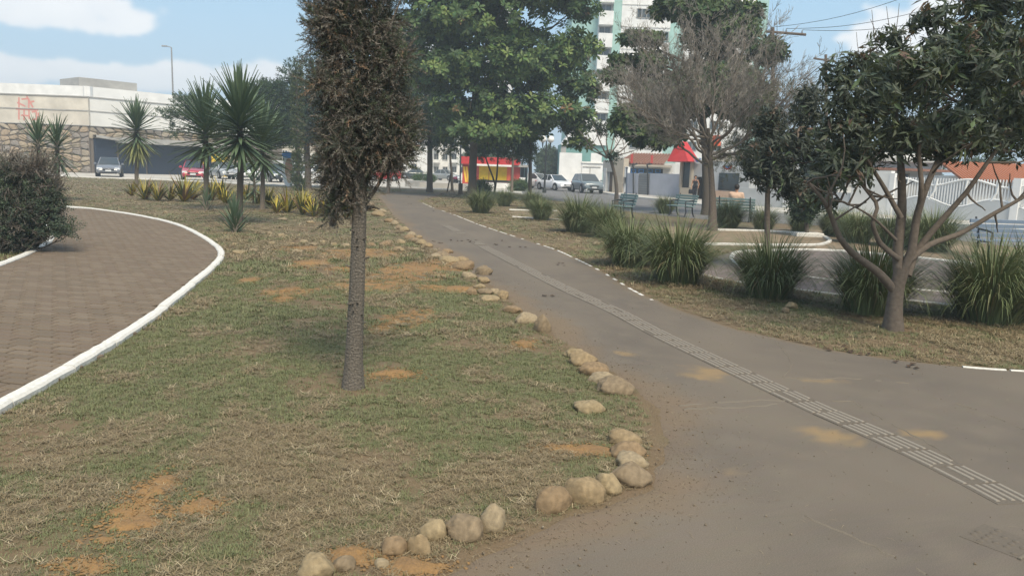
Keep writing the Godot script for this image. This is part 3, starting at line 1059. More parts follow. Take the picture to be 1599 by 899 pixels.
# spreads sprigs through ellipsoids; pal: [colour, share]
func crown(parent: Node3D, called: String, sprig: Mesh, m: Material, blobs: Array, count: int, smin: float, smax: float, pal: Array, droop := 0.0, gap := -0.15, gscale := 1.0, hug := 0.45) -> Array:
	var ts: Array = []
	var cs: Array = []
	var wsum := 0.0
	for b in blobs: wsum += pow(b[1].x * b[1].y * b[1].z, 0.667)
	var tot := 0.0
	for q in pal: tot += q[1]
	for b in blobs:
		var want := int(count * pow(b[1].x * b[1].y * b[1].z, 0.667) / wsum)
		var tries := 0
		while want > 0 and tries < count * 6:
			tries += 1
			var d := unit_dir()
			var p: Vector3 = b[0] + d * b[1] * pow(R.randf(), hug) * (1.0 + 0.25 * NZ.get_noise_3dv(d * 60.0 + b[0] * 30.0))
			if NZ.get_noise_3dv(p * 28.0 * gscale / maxf(b[1].x, 0.2)) < gap: continue
			want -= 1
			var y := (d * 0.8 + Vector3(0, 0.7 - droop * 1.6, 0) + unit_dir() * 0.75).normalized()
			var s := R.randf_range(smin, smax)
			ts.append(Transform3D(along(y).scaled_local(Vector3.ONE * s), p))
			var r := R.randf() * tot
			var col: Color = pal[0][0]
			for q in pal:
				r -= q[1]
				if r <= 0.0:
					col = q[0]
					break
			cs.append(col)
	var o := scatter(called, sprig, m, ts, cs, parent)
	o.transform = parent.global_transform.affine_inverse()
	return [ts, cs]

func bent(a: Vector3, b: Vector3, n: int, wob: float) -> Array:
	var o: Array = []
	var l := a.distance_to(b)
	var k := unit_dir() * l * wob
	for i in n + 1:
		var t := float(i) / n
		o.append(a.lerp(b, t) + k * sin(t * PI) + (unit_dir() * l * wob * 0.25 if i > 0 and i < n else Vector3.ZERO))
	return o

func taper(n: int, r0: float, r1: float) -> Array:
	var o: Array = []
	for i in n + 1: o.append(lerpf(r0, r1, float(i) / n))
	return o

func limb(mb: MB, a: Vector3, b: Vector3, r0: float, r1: float, n := 5, wob := 0.08, sides := 6) -> void:
	mb.tube(bent(a, b, n, wob), taper(n, r0, r1), sides)

# trunk with a flared foot through given points
func trunk_tube(pts: Array, r0: float, r1: float, sides := 10, rough := 0.15) -> MB:
	var mb := MB.new()
	var line := resample(pts, maxf(0.08, r0 * 0.8))
	var rad: Array = []
	for i in line.size():
		var t := float(i) / (line.size() - 1)
		rad.append(lerpf(r0, r1, t) * (1.0 + 0.45 * exp(-(line[i].y - line[0].y) / (r0 * 1.6))))
	line[0] = line[0] - Vector3(0, r0 * 0.6, 0)
	mb.tube(line, rad, sides, rough, NZ)
	return mb

func tree(called: String, label: String, trunk_px: Array, d: float, r0: float, r1: float, bark: Material, blobs: Array, group := "") -> Node3D:
	var pts: Array = []
	for p in trunk_px: pts.append(at(p[0], p[1], d))
	pts[0].y = 0.0
	var t := thing(called, label, "tree", pts[0], 0.0, group)
	wpart("trunk", trunk_tube(pts, r0, r1), bark, t)
	for b in blobs:
		var mb := MB.new()
		var from: Vector3 = pts[-1].lerp(pts[-2], R.randf() * 0.5)
		limb(mb, from, b[0], r1 * 0.65, r1 * 0.12, 6, 0.08)
		for i in 5:
			var s := from.lerp(b[0], R.randf_range(0.4, 0.95))
			limb(mb, s, b[0] + unit_dir() * b[1] * 0.8, r1 * 0.2, r1 * 0.05, 4, 0.1, 5)
		wpart("limb", mb, bark, t)
	return t

func build_trees() -> void:
	R.seed = 101
	var rosette := sprig_rosette(9, 0.30, 0.15)
	var small := sprig_fine(16, 0.34, 0.11, 0.055)
	var tiny := sprig_fine(26, 0.30, 0.045, 0.022)
	var lance := sprig_lance(9, 0.19, 0.05)
	var spray := sprig_needle(34, 0.17, 0.055)
	var spray2 := sprig_needle(26, 0.22, 0.045)
	var bare := sprig_bare(16, 0.5)
	# the half-dead cypress on the lawn
	var d := 5.42
	var foot := gp(551, 605)
	var cy := thing("cypress_tree", "half-dead cypress with a thin rough trunk and shaggy brown foliage on the lawn", "tree", foot)
	var tp: Array = [foot, at(553, 540, d), at(557, 450, d), at(560, 360, d), at(562, 290, d), at(566, 180, d), at(564, 60, d), at(560, -80, d), at(558, -190, d)]
	wpart("trunk", trunk_tube(tp, 0.062, 0.03, 22, 0.1), M.cypress_bark, cy)
	for q in [[[574, 318], [590, 290], [603, 262], [612, 238]], [[572, 300], [577, 270], [592, 246]], [[548, 320], [530, 300], [520, 270], [512, 220]], [[566, 330], [580, 322], [592, 326]], [[556, 250], [530, 200], [505, 130]], [[570, 220], [605, 170], [630, 110]], [[562, 150], [520, 80], [490, 20]], [[566, 120], [600, 60], [625, 0]]]:
		var pts: Array = []
		for p in q: pts.append(at(p[0], p[1], d + R.randf_range(-0.12, 0.12)))
		pts[0] = at(q[0][0] - (4 if q[0][0] > 560 else -6), q[0][1], d)
		var line := resample(pts, 0.06)
		var b := MB.new()
		b.tube(line, taper(line.size() - 1, 0.016, 0.006), 6)
		wpart("branch", b, M.cypress_bark, cy)
	for i in 16:                                   # broken stubs on the bare trunk
		var h := R.randf_range(0.35, 1.2)
		var a := R.randf() * TAU
		var o := tp[0].lerp(tp[3], h / tp[3].y) as Vector3
		var b := MB.new()
		b.tube([o + Vector3(cos(a), 0, sin(a)) * 0.04, o + Vector3(cos(a) * 0.085, 0.012, sin(a) * 0.085)], [0.009, 0.005], 5)
		wpart("stub", b, M.cypress_bark, cy)
	var cyb: Array = []
	for i in 34:
		var hy := R.randf_range(-200.0, 250.0)
		var sx := (1.0 if R.randf() < 0.5 else -1.0) * R.randf_range(32.0, 62.0) * (0.75 if hy > 200.0 else 1.0)
		cyb.append(pb(560 + sx, hy, d + R.randf_range(-0.22, 0.22), R.randf_range(10, 20), R.randf_range(14, 30)))
	cyb += [pb(558, -170, d, 62, 90), pb(556, -60, d, 58, 90), pb(556, 40, d, 60, 85), pb(560, 120, d, 60, 80), pb(570, 185, d, 58, 60), pb(526, 228, d, 34, 62), pb(608, 208, d, 42, 50), pb(558, 245, d, 34, 48), pb(528, 285, d, 22, 44), pb(614, 240, d, 28, 28), pb(522, 318, d, 18, 28), pb(540, 265, d, 30, 40), pb(548, 295, d, 15, 40), pb(492, 40, d, 14, 40), pb(625, 185, d, 18, 40), pb(615, 236, d, 20, 24)]
	crown(cy, "dark_foliage", spray, M.dull, cyb, 6200, 0.42, 0.85, [[Color(0.08, 0.087, 0.067), 5], [Color(0.12, 0.104, 0.088), 4], [Color(0.088, 0.105, 0.064), 2]], 0.15, -0.16, 1.6)
	crown(cy, "dead_foliage", spray2, M.dull, cyb, 2800, 0.5, 0.95, [[Color(0.14, 0.118, 0.096), 6], [Color(0.25, 0.165, 0.11), 1.0], [Color(0.17, 0.15, 0.128), 4]], 0.75, 0.0, 2.2, 0.3)
	# almond trees in the middle of the park
	var AG := "broad-leaved trees in the middle of the park"
	d = 43.0
	var b1 := [pb(745, 35, d, 110, 38), pb(705, 110, d, 85, 34), pb(800, 100, d, 95, 40), pb(835, 175, d, 80, 32), pb(740, 165, d, 75, 30), pb(885, 75, d, 50, 36), pb(660, 55, d, 58, 36), pb(800, -25, d, 130, 40), pb(902, 188, d, 34, 22), pb(770, 208, d, 85, 20), pb(905, 135, d, 34, 26), pb(680, -30, d, 90, 40), pb(905, 10, d, 38, 22), pb(905, 222, d, 20, 10)]
	var t := tree("almond_tree", "large broad-leaved tree with thick dark trunk in front of the red kiosk", [[737, 309], [738, 270], [740, 220], [742, 150], [746, 60]], d, 0.24, 0.16, M.bark, b1, AG)
	var gp_ := [[Color(0.085, 0.138, 0.052), 5], [Color(0.125, 0.185, 0.06), 3], [Color(0.175, 0.235, 0.075), 1.6], [Color(0.055, 0.09, 0.042), 3], [Color(0.2, 0.13, 0.065), 0.12]]
	crown(t, "crown", rosette, M.leaf, b1, 6800, 0.75, 1.35, gp_, 0.1, -0.12, 1.6, 0.4)
	d = 52.0
	var b2 := [pb(655, 150, d, 52, 44), pb(668, 205, d, 40, 28), pb(630, 195, d, 40, 40), pb(650, 90, d, 60, 44), pb(600, 120, d, 45, 60), pb(690, 175, d, 34, 36), pb(700, 225, d, 26, 16)]
	t = tree("leafy_tree", "tall dark tree with a straight trunk beside the red bin", [[671, 286], [671, 250], [670, 200], [662, 120]], d, 0.2, 0.13, M.bark, b2, AG)
	crown(t, "crown", small, M.leaf, b2, 4600, 0.8, 1.4, [[Color(0.061, 0.101, 0.041), 5], [Color(0.095, 0.142, 0.047), 3], [Color(0.041, 0.068, 0.034), 3]], 0.2, -0.2, 1.3, 0.4)
	d = 52.0
	var b3 := [pb(775, 218, d, 48, 26), pb(750, 235, d, 22, 16), pb(800, 225, d, 28, 22)]
	t = thing("forked_tree", "small dark tree with a thin forked trunk in front of the yellow kiosk", "tree", gp(774, 301), 0.0, AG)
	for q in [[[774, 301], [773, 290], [770, 278], [764, 262], [758, 245], [756, 230]], [[774, 301], [774, 288], [776, 272], [777, 252], [778, 232]]]:
		var pts: Array = []
		for p in q: pts.append(at(p[0], p[1], d))
		pts[0] = gp(774, 301)
		pts[0].z = -d; pts[0].y = 0.0
		wpart("trunk", trunk_tube(pts, 0.07, 0.045, 8), M.bark, t)
	crown(t, "crown", small, M.leaf, b3, 1100, 0.8, 1.3, [[Color(0.041, 0.068, 0.032), 5], [Color(0.061, 0.095, 0.041), 3]], 0.2, -0.2, 1.2)
	d = 50.0
	var b4 := [pb(824, 200, d, 26, 24), pb(830, 178, d, 30, 20), pb(820, 236, d, 15, 18)]
	t = tree("leafy_tree", "slim dark-trunked tree beside the twin-globe lamp post", [[827, 304], [828, 270], [828, 240], [830, 210]], d, 0.14, 0.09, M.bark, b4, AG)
	crown(t, "crown", small, M.leaf, b4, 1500, 0.8, 1.3, [[Color(0.049, 0.078, 0.035), 5], [Color(0.081, 0.115, 0.046), 3]], 0.2, -0.2, 1.2)
	var b5 := [pb(622, 190, 47.0, 40, 40), pb(606, 225, 47.0, 24, 20)]
	t = tree("leafy_tree", "young tree with a pale trunk behind the cypress", [[606, 296], [606, 265], [607, 235], [612, 200]], 47.0, 0.1, 0.07, M.pale_bark, b5, AG)
	crown(t, "crown", small, M.leaf, b5, 1200, 0.8, 1.3, [[Color(0.068, 0.108, 0.041), 5], [Color(0.108, 0.149, 0.047), 3]], 0.2, -0.2, 1.2)
	# dead palm with stubs
	t = thing("dead_palm", "dead palm trunk with stiff dry stubs beside the kiosk", "tree", gp(799, 300))
	d = -t.position.z
	wpart("trunk", trunk_tube([gp(799, 300), at(800, 280, d), at(801, 250, d), at(803, 212, d)], 0.1, 0.085, 10), M.pale_bark, t)
	for i in 26:
		var a := R.randf() * TAU
		var o := at(801, R.randf_range(214, 252), d)
		var s := MB.new()
		s.tube([o, o + Vector3(cos(a) * 0.35, 0.2, sin(a) * 0.35), o + Vector3(cos(a) * 0.75, R.randf_range(-0.25, 0.6), sin(a) * 0.75)], [0.04, 0.03, 0.012], 4)
		wpart("stub", s, M.pale_bark, t)
	t = thing("pale_trunk_tree", "thin pale-trunked tree beside a leaning stake", "tree", gp(706, 299))
	d = -t.position.z
	wpart("trunk", trunk_tube([gp(706, 299), at(705, 270, d), at(703, 240, d), at(709, 205, d), at(716, 180, d)], 0.1, 0.05, 8), M.pale_bark, t)
	crown(t, "crown", small, M.leaf, [pb(712, 185, d, 30, 24), pb(700, 200, d, 16, 14)], 500, 0.8, 1.3, [[Color(0.054, 0.088, 0.041), 1]])
	var st := MB.new()
	st.tube([gp(698, 300), at(704, 270, -gp(698, 300).z)], [0.05, 0.045], 7)
	tag(part("stake", st, M.wood, self), "short dark stake leaning beside the pale-trunked tree", "stake")
	# trees on the left behind the yuccas
	d = 50.0
	var b6 := [pb(430, 175, d, 42, 46), pb(475, 140, d, 44, 46), pb(500, 195, d, 44, 36), pb(455, 200, d, 46, 26), pb(415, 205, d, 26, 26), pb(520, 150, d, 40, 50), pb(405, 140, d, 16, 14)]
	t = tree("leafy_tree", "wide bluish-green tree rising behind the yuccas", [[480, 294], [480, 260], [478, 220], [476, 170]], d, 0.22, 0.15, M.bark, b6)
	crown(t, "crown", small, M.leaf, b6, 4800, 0.9, 1.5, [[Color(0.046, 0.081, 0.046), 5], [Color(0.068, 0.108, 0.057), 3], [Color(0.034, 0.057, 0.038), 3]], 0.25, -0.18, 1.3, 0.4)
	d = 58.0
	var b7 := [pb(292, 165, d, 22, 16), pb(262, 178, d, 16, 7), pb(306, 188, d, 26, 16), pb(338, 190, d, 34, 24), pb(271, 203, d, 7, 7)]
	t = tree("leafy_tree", "loose-branched tree in front of the white building", [[322, 280], [320, 245], [316, 215], [308, 195]], d, 0.14, 0.1, M.bark, b7)
	crown(t, "crown", small, M.leaf, b7, 1000, 0.9, 1.5, [[Color(0.054, 0.088, 0.041), 5], [Color(0.081, 0.115, 0.047), 3]], 0.2, -0.1, 1.3)
	# slim column of climber-covered green
	t = thing("column_tree", "slim upright tree trunk wrapped in green leaves", "tree", gp(465, 298))
	d = -t.position.z
	wpart("trunk", trunk_tube([gp(465, 298), at(465, 260, d), at(464, 200, d), at(463, 120, d)], 0.12, 0.07, 8), M.bark, t)
	var b8: Array = []
	for i in 11: b8.append(pb(465 - i * 0.2, 288 - i * 18, d, 9.5 - i * 0.25, 14))
	crown(t, "crown", small, M.leaf, b8, 1500, 0.45, 0.75, [[Color(0.074, 0.101, 0.041), 5], [Color(0.115, 0.135, 0.054), 3], [Color(0.047, 0.068, 0.032), 2]], 0.4, -0.4, 1.0, 0.3)
	# green tree behind the bare one
	d = 34.0
	var b9 := [pb(1085, 15, d, 66, 34), pb(1015, 98, d, 38, 15), pb(968, 118, d, 30, 8), pb(1135, 60, d, 60, 34), pb(1065, 150, d, 78, 32), pb(1200, 80, d, 26, 20), pb(1020, 205, d, 50, 24), pb(985, 188, d, 36, 24), pb(1120, 130, d, 66, 42), pb(1000, 60, d, 34, 7), pb(1160, 20, d, 30, 16), pb(968, 95, d, 20, 7), pb(1160, 150, d, 50, 40)]
	t = tree("almond_tree", "broad green tree with open layered crown behind the bare grey tree", [[1104, 332], [1104, 290], [1102, 240], [1095, 160], [1090, 90]], d, 0.2, 0.13, M.bark, b9)
	crown(t, "crown", rosette, M.leaf, b9, 5600, 0.7, 1.15, [[Color(0.061, 0.097, 0.038), 5], [Color(0.101, 0.142, 0.049), 3], [Color(0.041, 0.068, 0.032), 3]], 0.15, -0.1, 1.7, 0.4)
	# the bare grey tree
	foot = gp(1112, 360)
	d = -foot.z
	t = thing("bare_tree", "grey tree with a dense fan of bare twigs beside the court", "tree", foot)
	var fork := at(1109, 248, d)
	wpart("trunk", trunk_tube([foot, at(1113, 330, d), at(1112, 290, d), fork, at(1106, 200, d)], 0.13, 0.05, 12, 0.2), M.mango_bark, t)
	var tips: Array = []
	for q in [[972, 150], [985, 118], [1010, 85], [1050, 105], [1085, 66], [1120, 70], [1165, 66], [1210, 88], [1255, 125], [1235, 165], [1010, 185], [1040, 150], [1075, 130], [1150, 115], [1190, 140], [1250, 180], [1000, 150], [1215, 200]]:
		var e := at(q[0], q[1], d + R.randf_range(-1.6, 1.6))
		var b := MB.new()
		var start: Vector3 = fork + Vector3(0, R.randf_range(-0.25, 0.75), 0)
		var midp: Vector3 = start.lerp(e, 0.45) - Vector3(0, start.distance_to(e) * 0.08, 0)
		var line := resample([start, midp, e], 0.18)
		for i in range(1, line.size() - 1): line[i] += unit_dir() * 0.035
		b.tube(line, taper(line.size() - 1, 0.042, 0.01), 7)
		for i in 11:
			var s: Vector3 = line[R.randi_range(int(line.size() * 0.3), line.size() - 1)]
			var dir: Vector3 = ((e - start).normalized() + unit_dir() * 0.65 + Vector3(0, 0.25, 0)).normalized()
			var e2: Vector3 = s + dir * R.randf_range(0.5, 1.1)
			limb(b, s, e2, 0.016, 0.006, 4, 0.1, 4)
			tips.append(s.lerp(e2, 0.6))
			tips.append(e2)
		wpart("limb", b, M.twig, t)
	var ts: Array = []
	var cs: Array = []
	for p in tips:
		for i in 5:
			var dir: Vector3 = ((p - fork).normalized() * 0.7 + unit_dir() * 0.7 + Vector3(0, 0.35, 0)).normalized()
			ts.append(Transform3D(along(dir).scaled_local(Vector3.ONE * R.randf_range(0.6, 1.2)), p + unit_dir() * 0.3))
			cs.append(Color(0.27, 0.245, 0.215))
	var mm := scatter("twigs", bare, M.dull, ts, cs, t)
	mm.transform = t.global_transform.affine_inverse()
	crown(t, "leaves", tiny, M.leaf, [pb(1170, 215, d, 70, 40), pb(1230, 160, d, 36, 36), pb(1140, 245, d, 36, 26), pb(1200, 240, d, 40, 26)], 900, 0.7, 1.2, [[Color(0.081, 0.089, 0.049), 4], [Color(0.115, 0.115, 0.068), 2]], 0.3, -0.1)
	# little bare tree by the street
	t = thing("bare_tree", "small leafless tree with a curved trunk in front of the white wall", "tree", gp(962, 320))
	d = -t.position.z
	wpart("trunk", trunk_tube([gp(962, 320), at(963, 295, d), at(960, 272, d), at(953, 248, d), at(946, 236, d)], 0.12, 0.07, 8), M.pale_bark, t)
	for q in [[905, 205], [925, 190], [948, 195], [975, 205], [990, 215], [1000, 232], [912, 228], [965, 188]]:
		var b := MB.new()
		limb(b, at(R.randf_range(948, 955), R.randf_range(240, 252), d), at(q[0], q[1], d + R.randf_range(-0.8, 0.8)), 0.05, 0.01, 6, 0.06, 5)
		for i in 5:
			var s := at(950, 244, d).lerp(at(q[0], q[1], d), R.randf_range(0.4, 0.95))
			limb(b, s, s + (unit_dir() * 0.7 + Vector3(0, 0.4, 0)) * R.randf_range(0.5, 1.0), 0.02, 0.006, 3, 0.1, 4)
		wpart("limb", b, M.pale_bark, t)
	crown(t, "leaves", small, M.leaf, [pb(947, 205, d, 14, 9), pb(957, 248, d, 10, 9), pb(930, 200, d, 12, 6)], 120, 0.7, 1.1, [[Color(0.047, 0.068, 0.041), 1]])
	# mango tree on the right lawn
	foot = gp(1395, 515)
	d = -foot.z
	t = thing("mango_tree", "spreading dark-leaved tree with a forked grey-brown trunk on the right lawn", "tree", foot)
	wpart("trunk", trunk_tube([foot, at(1397, 480, d), at(1402, 445, d), at(1410, 420, d)], 0.085, 0.07, 14, 0.2), M.mango_bark, t)
	for q in [[[1398, 455], [1372, 425], [1335, 398], [1312, 372], [1300, 340], [1285, 310], [1262, 285], 0.06], [[1405, 430], [1403, 390], [1409, 330], [1408, 270], [1402, 200], [1395, 130], 0.075], [[1410, 425], [1425, 390], [1432, 340], [1448, 290], [1472, 235], [1500, 160], 0.06], [[1418, 430], [1432, 392], [1470, 345], [1510, 300], [1545, 250], [1590, 190], 0.05], [[1422, 405], [1455, 380], [1500, 365], [1550, 335], [1599, 308], [1660, 270], 0.045], [[1405, 405], [1375, 380], [1363, 345], [1372, 320], [1340, 280], [1320, 230], 0.038], [[1408, 340], [1380, 290], [1350, 240], [1330, 180], 0.035], [[1436, 330], [1440, 290], [1436, 230], [1450, 150], 0.04], [[1400, 375], [1370, 345], [1340, 325], [1300, 310], 0.022]]:
		var pts: Array = []
		var zz := 0.0
		for i in q.size() - 1:
			pts.append(at(q[i][0], q[i][1], d + zz))
			zz += R.randf_range(-0.14, 0.14)
		var line := resample(pts, 0.09)
		var b := MB.new()
		b.tube(line, taper(line.size() - 1, q[-1] * 0.82, q[-1] * 0.25), 10, 0.12, NZ)
		for i in 6:
			var s: Vector3 = line[R.randi_range(int(line.size() * 0.55), line.size() - 1)]
			limb(b, s, s + (unit_dir() + Vector3(0, 0.35, 0)) * R.randf_range(0.25, 0.55), 0.014, 0.005, 4, 0.1, 5)
		wpart("limb", b, M.mango_bark, t)
	var mg := [[Color(0.085, 0.102, 0.076), 5], [Color(0.105, 0.13, 0.086), 3], [Color(0.068, 0.082, 0.066), 3], [Color(0.15, 0.105, 0.08), 0.5], [Color(0.115, 0.145, 0.075), 0.6]]
	var b10 := [pb(1395, 120, d, 72, 56), pb(1345, 195, d, 62, 50), pb(1480, 85, d, 80, 60), pb(1575, 80, d, 80, 80), pb(1535, 205, d, 84, 44), pb(1318, 268, d, 52, 38), pb(1420, 205, d, 62, 34), pb(1316, 125, d, 34, 46), pb(1650, 160, d, 80, 100), pb(1470, 235, d, 44, 24), pb(1290, 315, d, 26, 14), pb(1580, 5, d, 110, 50), pb(1390, 60, d, 34, 22), pb(1455, 30, d, 36, 24), pb(1298, 200, d, 30, 46), pb(1345, 90, d, 30, 26)]
	for q in [[1420, 120, -1.3, 75, 50], [1540, 90, -1.5, 80, 60], [1500, 190, -1.3, 70, 36], [1600, 170, -1.4, 60, 50], [1380, 150, 1.4, 80, 60], [1520, 120, 1.5, 100, 80], [1440, 215, 1.2, 70, 30], [1345, 235, 1.2, 50, 40], [1600, 200, 1.4, 70, 50]]:
		b10.append(pb(q[0], q[1], d + q[2], q[3], q[4]))
	var got := crown(t, "crown", lance, M.leaf, b10, 3300, 0.42, 0.82, mg, 0.3, 0.0, 2.4, 0.5)
	lone_leaves(t, got, 170, 0.135, 0.036)
	for q in [[1395, 55, 1385, 10], [1372, 60, 1362, 15], [1402, 45, 1405, 5], [1345, 95, 1338, 50], [1382, 70, 1360, 30]]:
		var b := MB.new()
		limb(b, at(q[0], q[1] + 30, d), at(q[2], q[3], d), 0.007, 0.003, 4, 0.05, 4)
		wpart("twig", b, M.mango_bark, t)
	# its smaller neighbour
	foot = gp(1201, 425)
	d = -foot.z
	t = thing("mango_tree", "smaller dark-leaved tree with a thin straight trunk rising from a strappy clump", "tree", foot)
	wpart("trunk", trunk_tube([foot, at(1199, 370, d), at(1199, 310, d), at(1202, 260, d), at(1215, 200, d)], 0.05, 0.038, 10), M.mango_bark, t)
	var b11 := [pb(1196, 245, d, 42, 36), pb(1245, 225, d, 52, 48), pb(1255, 295, d, 46, 26), pb(1180, 265, d, 24, 22), pb(1265, 165, d, 34, 40), pb(1200, 190, d, 30, 30), pb(1300, 250, d, 36, 40), pb(1215, 275, d, 40, 26)]
	for q in b11:
		var b := MB.new()
		limb(b, at(1201, R.randf_range(230, 300), d), q[0], 0.025, 0.008, 6, 0.08, 6)
		wpart("limb", b, M.mango_bark, t)
	got = crown(t, "crown", lance, M.leaf, b11, 1450, 0.42, 0.8, [[Color(0.07, 0.082, 0.064), 5], [Color(0.09, 0.102, 0.078), 3], [Color(0.055, 0.066, 0.055), 3], [Color(0.15, 0.11, 0.085), 0.4]], 0.35, -0.18, 1.5)
	lone_leaves(t, got, 90, 0.16, 0.042)
	# topiary with whitewashed foot
	t = thing("small_tree", "small round dark tree with a whitewashed foot in the planted bed", "tree", gp(1261, 369))
	d = -t.position.z
	wpart("trunk", trunk_tube([gp(1261, 369), at(1260, 350, d), at(1260, 325, d)], 0.06, 0.05, 8), M.mango_bark, t)
	var wf := MB.new()
	wf.bev(gp(1261, 369) + Vector3(0, 0.06, 0), Vector3(0.8, 0.12, 0.5), 0.02)
	wpart("kerb_ring", wf, M.kerb, t)
	crown(t, "crown", small, M.leaf, [pb(1262, 318, d, 26, 22), pb(1255, 335, d, 16, 12)], 420, 0.6, 1.0, [[Color(0.046, 0.070, 0.041), 3], [Color(0.068, 0.095, 0.046), 2]])
	# far trees that close the view
	R.seed = 205
	for q in [[560, 220, 95, 50, 40, "behind the cypress and the red car"], [760, 245, 100, 34, 24, "behind the kiosk roof"], [856, 252, 98, 15, 22, "between lamp post and white yard wall"], [1000, 265, 96, 24, 14, "behind the old tiled house"], [1300, 262, 58, 40, 22, "behind the plain part of the white wall"], [1420, 255, 64, 40, 20, "behind the pale two-storey house"], [1545, 262, 70, 26, 12, "behind the orange tiled roof"], [520, 255, 84, 30, 16, "in front of the low mottled house"]]:
		var dd: float = q[2]
		var bl := [pb(q[0], q[1], dd, q[3], q[4]), pb(q[0] - q[3] * 0.6, q[1] + 8, dd, q[3] * 0.6, q[4] * 0.7), pb(q[0] + q[3] * 0.6, q[1] + 6, dd, q[3] * 0.6, q[4] * 0.7)]
		var base: Vector3 = bl[0][0]
		base.y = 0.0
		t = thing("distant_tree", "hazy green tree standing far off, %s" % q[5], "tree", base, 0.0, "distant trees behind the street")
		wpart("trunk", trunk_tube([base, base + Vector3(0, base.distance_to(bl[0][0]) * 0.5, 0), bl[0][0]], 0.25, 0.15, 7), M.bark, t)
		crown(t, "crown", small, M.leaf, bl, 1100, 1.3, 2.2, [[Color(0.068, 0.101, 0.054), 4], [Color(0.101, 0.135, 0.068), 2]], 0.2, -0.15, 1.2)

# the leaves that show largest, each a part of its tree
func lone_leaves(t: Node3D, got: Array, n: int, len: float, wid: float) -> void:
	var shapes: Array = []
	for k in 3:
		var mb := MB.new()
		leafp(mb, Vector3.ZERO, Vector3.UP, Vector3.BACK, len * (0.9 + k * 0.15), wid * (0.9 + k * 0.1), 0.15, 0.5)
		shapes.append(mb.mesh())
	var mats: Array = []
	for c in [Color(0.061, 0.092, 0.046), Color(0.084, 0.119, 0.054), Color(0.049, 0.070, 0.041), Color(0.162, 0.101, 0.068)]:
		var m := leafy(0.4)
		m.albedo_color = c.linear_to_srgb()
		mats.append(m)
	var order: Array = range(got[0].size())
	order.sort_custom(func(a, b): return got[0][a].origin.z > got[0][b].origin.z)
	var inv := t.global_transform.affine_inverse()
	for i in mini(n, order.size()):
		var x: Transform3D = got[0][order[(i * 2) % order.size()]]
		var o := part("leaf", shapes[R.randi() % 3], mats[R.randi() % 4 if R.randf() < 0.3 else R.randi() % 3], t)
		o.transform = inv * Transform3D(along((unit_dir() + Vector3(0, -0.7, 0.5)).normalized()), x.origin + unit_dir() * 0.06)

# ---------------------------------------------------------------- plants
func strap(mb: MB, a: float, lean: float, len: float, wid: float, droop: float, r0: float) -> void:
	var out := Vector3(cos(a), 0, sin(a))
	var side := Vector3(-sin(a), 0, cos(a))
	var l := PackedVector3Array()
	var r := PackedVector3Array()
	var p := out * r0
	var ang := lean
	var seg := 5
	for i in seg + 1:
		var w := wid * 0.5 * (1.0 - pow(float(i) / seg, 2.2)) + 0.0006
		l.append(p - side * w)
		r.append(p + side * w)
		p += (out * sin(ang) + Vector3.UP * cos(ang)) * len / seg
		ang += droop / seg * (0.5 + i * 0.35)
	mb.grid([l, r])

func clump_mesh(n: int) -> Array:
	var green := MB.new()
	for i in n:
		var f := R.randf()
		var c := Color(0.095, 0.125, 0.055).lerp(Color(0.16, 0.19, 0.085), R.randf())
		if f < 0.12: c = Color(0.22, 0.22, 0.12)
		if f > 0.95: c = Color(0.2, 0.165, 0.09)
		green.col = c
		strap(green, R.randf() * TAU, R.randf_range(0.03, 0.75), R.randf_range(0.6, 1.1), R.randf_range(0.008, 0.0155), R.randf_range(0.5, 2.4), R.randf_range(0.0, 0.3))
	return [green.mesh()]

func yucca(px: float, base_y: float, crown_y: float, rad: float, n: int, label: String, trunk: Material, low := 1.75, r0 := 0.07, d_in := 0.0, yellow := 0.0, base_x := -1.0) -> void:
	var foot := gp(base_x if base_x > 0 else px, base_y)
	if d_in > 0.0:
		foot = at(px, base_y, d_in)
		foot.y = 0.0
	var d := -foot.z
	var top := at(px, crown_y, d)
	var t := thing("yucca", label, "yucca", foot, 0.0, "spiky yuccas")
	wpart("trunk", trunk_tube([foot, foot.lerp(top, 0.5) + Vector3(0.03, 0, 0), top], r0, r0 * 0.8, 9, 0.2), trunk, t)
	var len := rad * d / FOCAL
	var ml := MB.new()
	for s in [-1, 1]:
		for i in 4:
			var y0 := i / 4.0
			var y1 := (i + 1) / 4.0
			var w0 := 0.035 * sin(PI * (0.12 + 0.88 * y0) * 0.98) + 0.001
			var w1 := 0.035 * sin(PI * (0.12 + 0.88 * y1) * 0.98) + 0.0005
			var c0 := Vector3(0, y0, -0.05 * y0 * y0)
			var c1 := Vector3(0, y1, -0.05 * y1 * y1)
			ml.quad(c0, c0 + Vector3(s * w0, 0, 0.01), c1 + Vector3(s * w1, 0, 0.01), c1)
	var shape := ml.mesh()
	for i in n:
		var f := float(i) / n
		var a := 2.39996 * i
		var el := lerpf(0.05, low, pow(f, 0.8)) + R.randf_range(-0.12, 0.12)
		var dir := Vector3(cos(a) * sin(el), cos(el), sin(a) * sin(el)).normalized()
		var side := dir.cross(Vector3.UP).normalized()
		var b := Basis(side, dir, side.cross(dir))
		var o := part("leaf", shape, M.yucca[2] if f > 1.0 - yellow else M.yucca[R.randi() % 2], t)
		o.transform = t.transform.affine_inverse() * Transform3D(b.scaled_local(Vector3(1.0, 1.0, 1.0) * len * R.randf_range(0.8, 1.08)), top - Vector3(0, f * len * 0.75, 0))

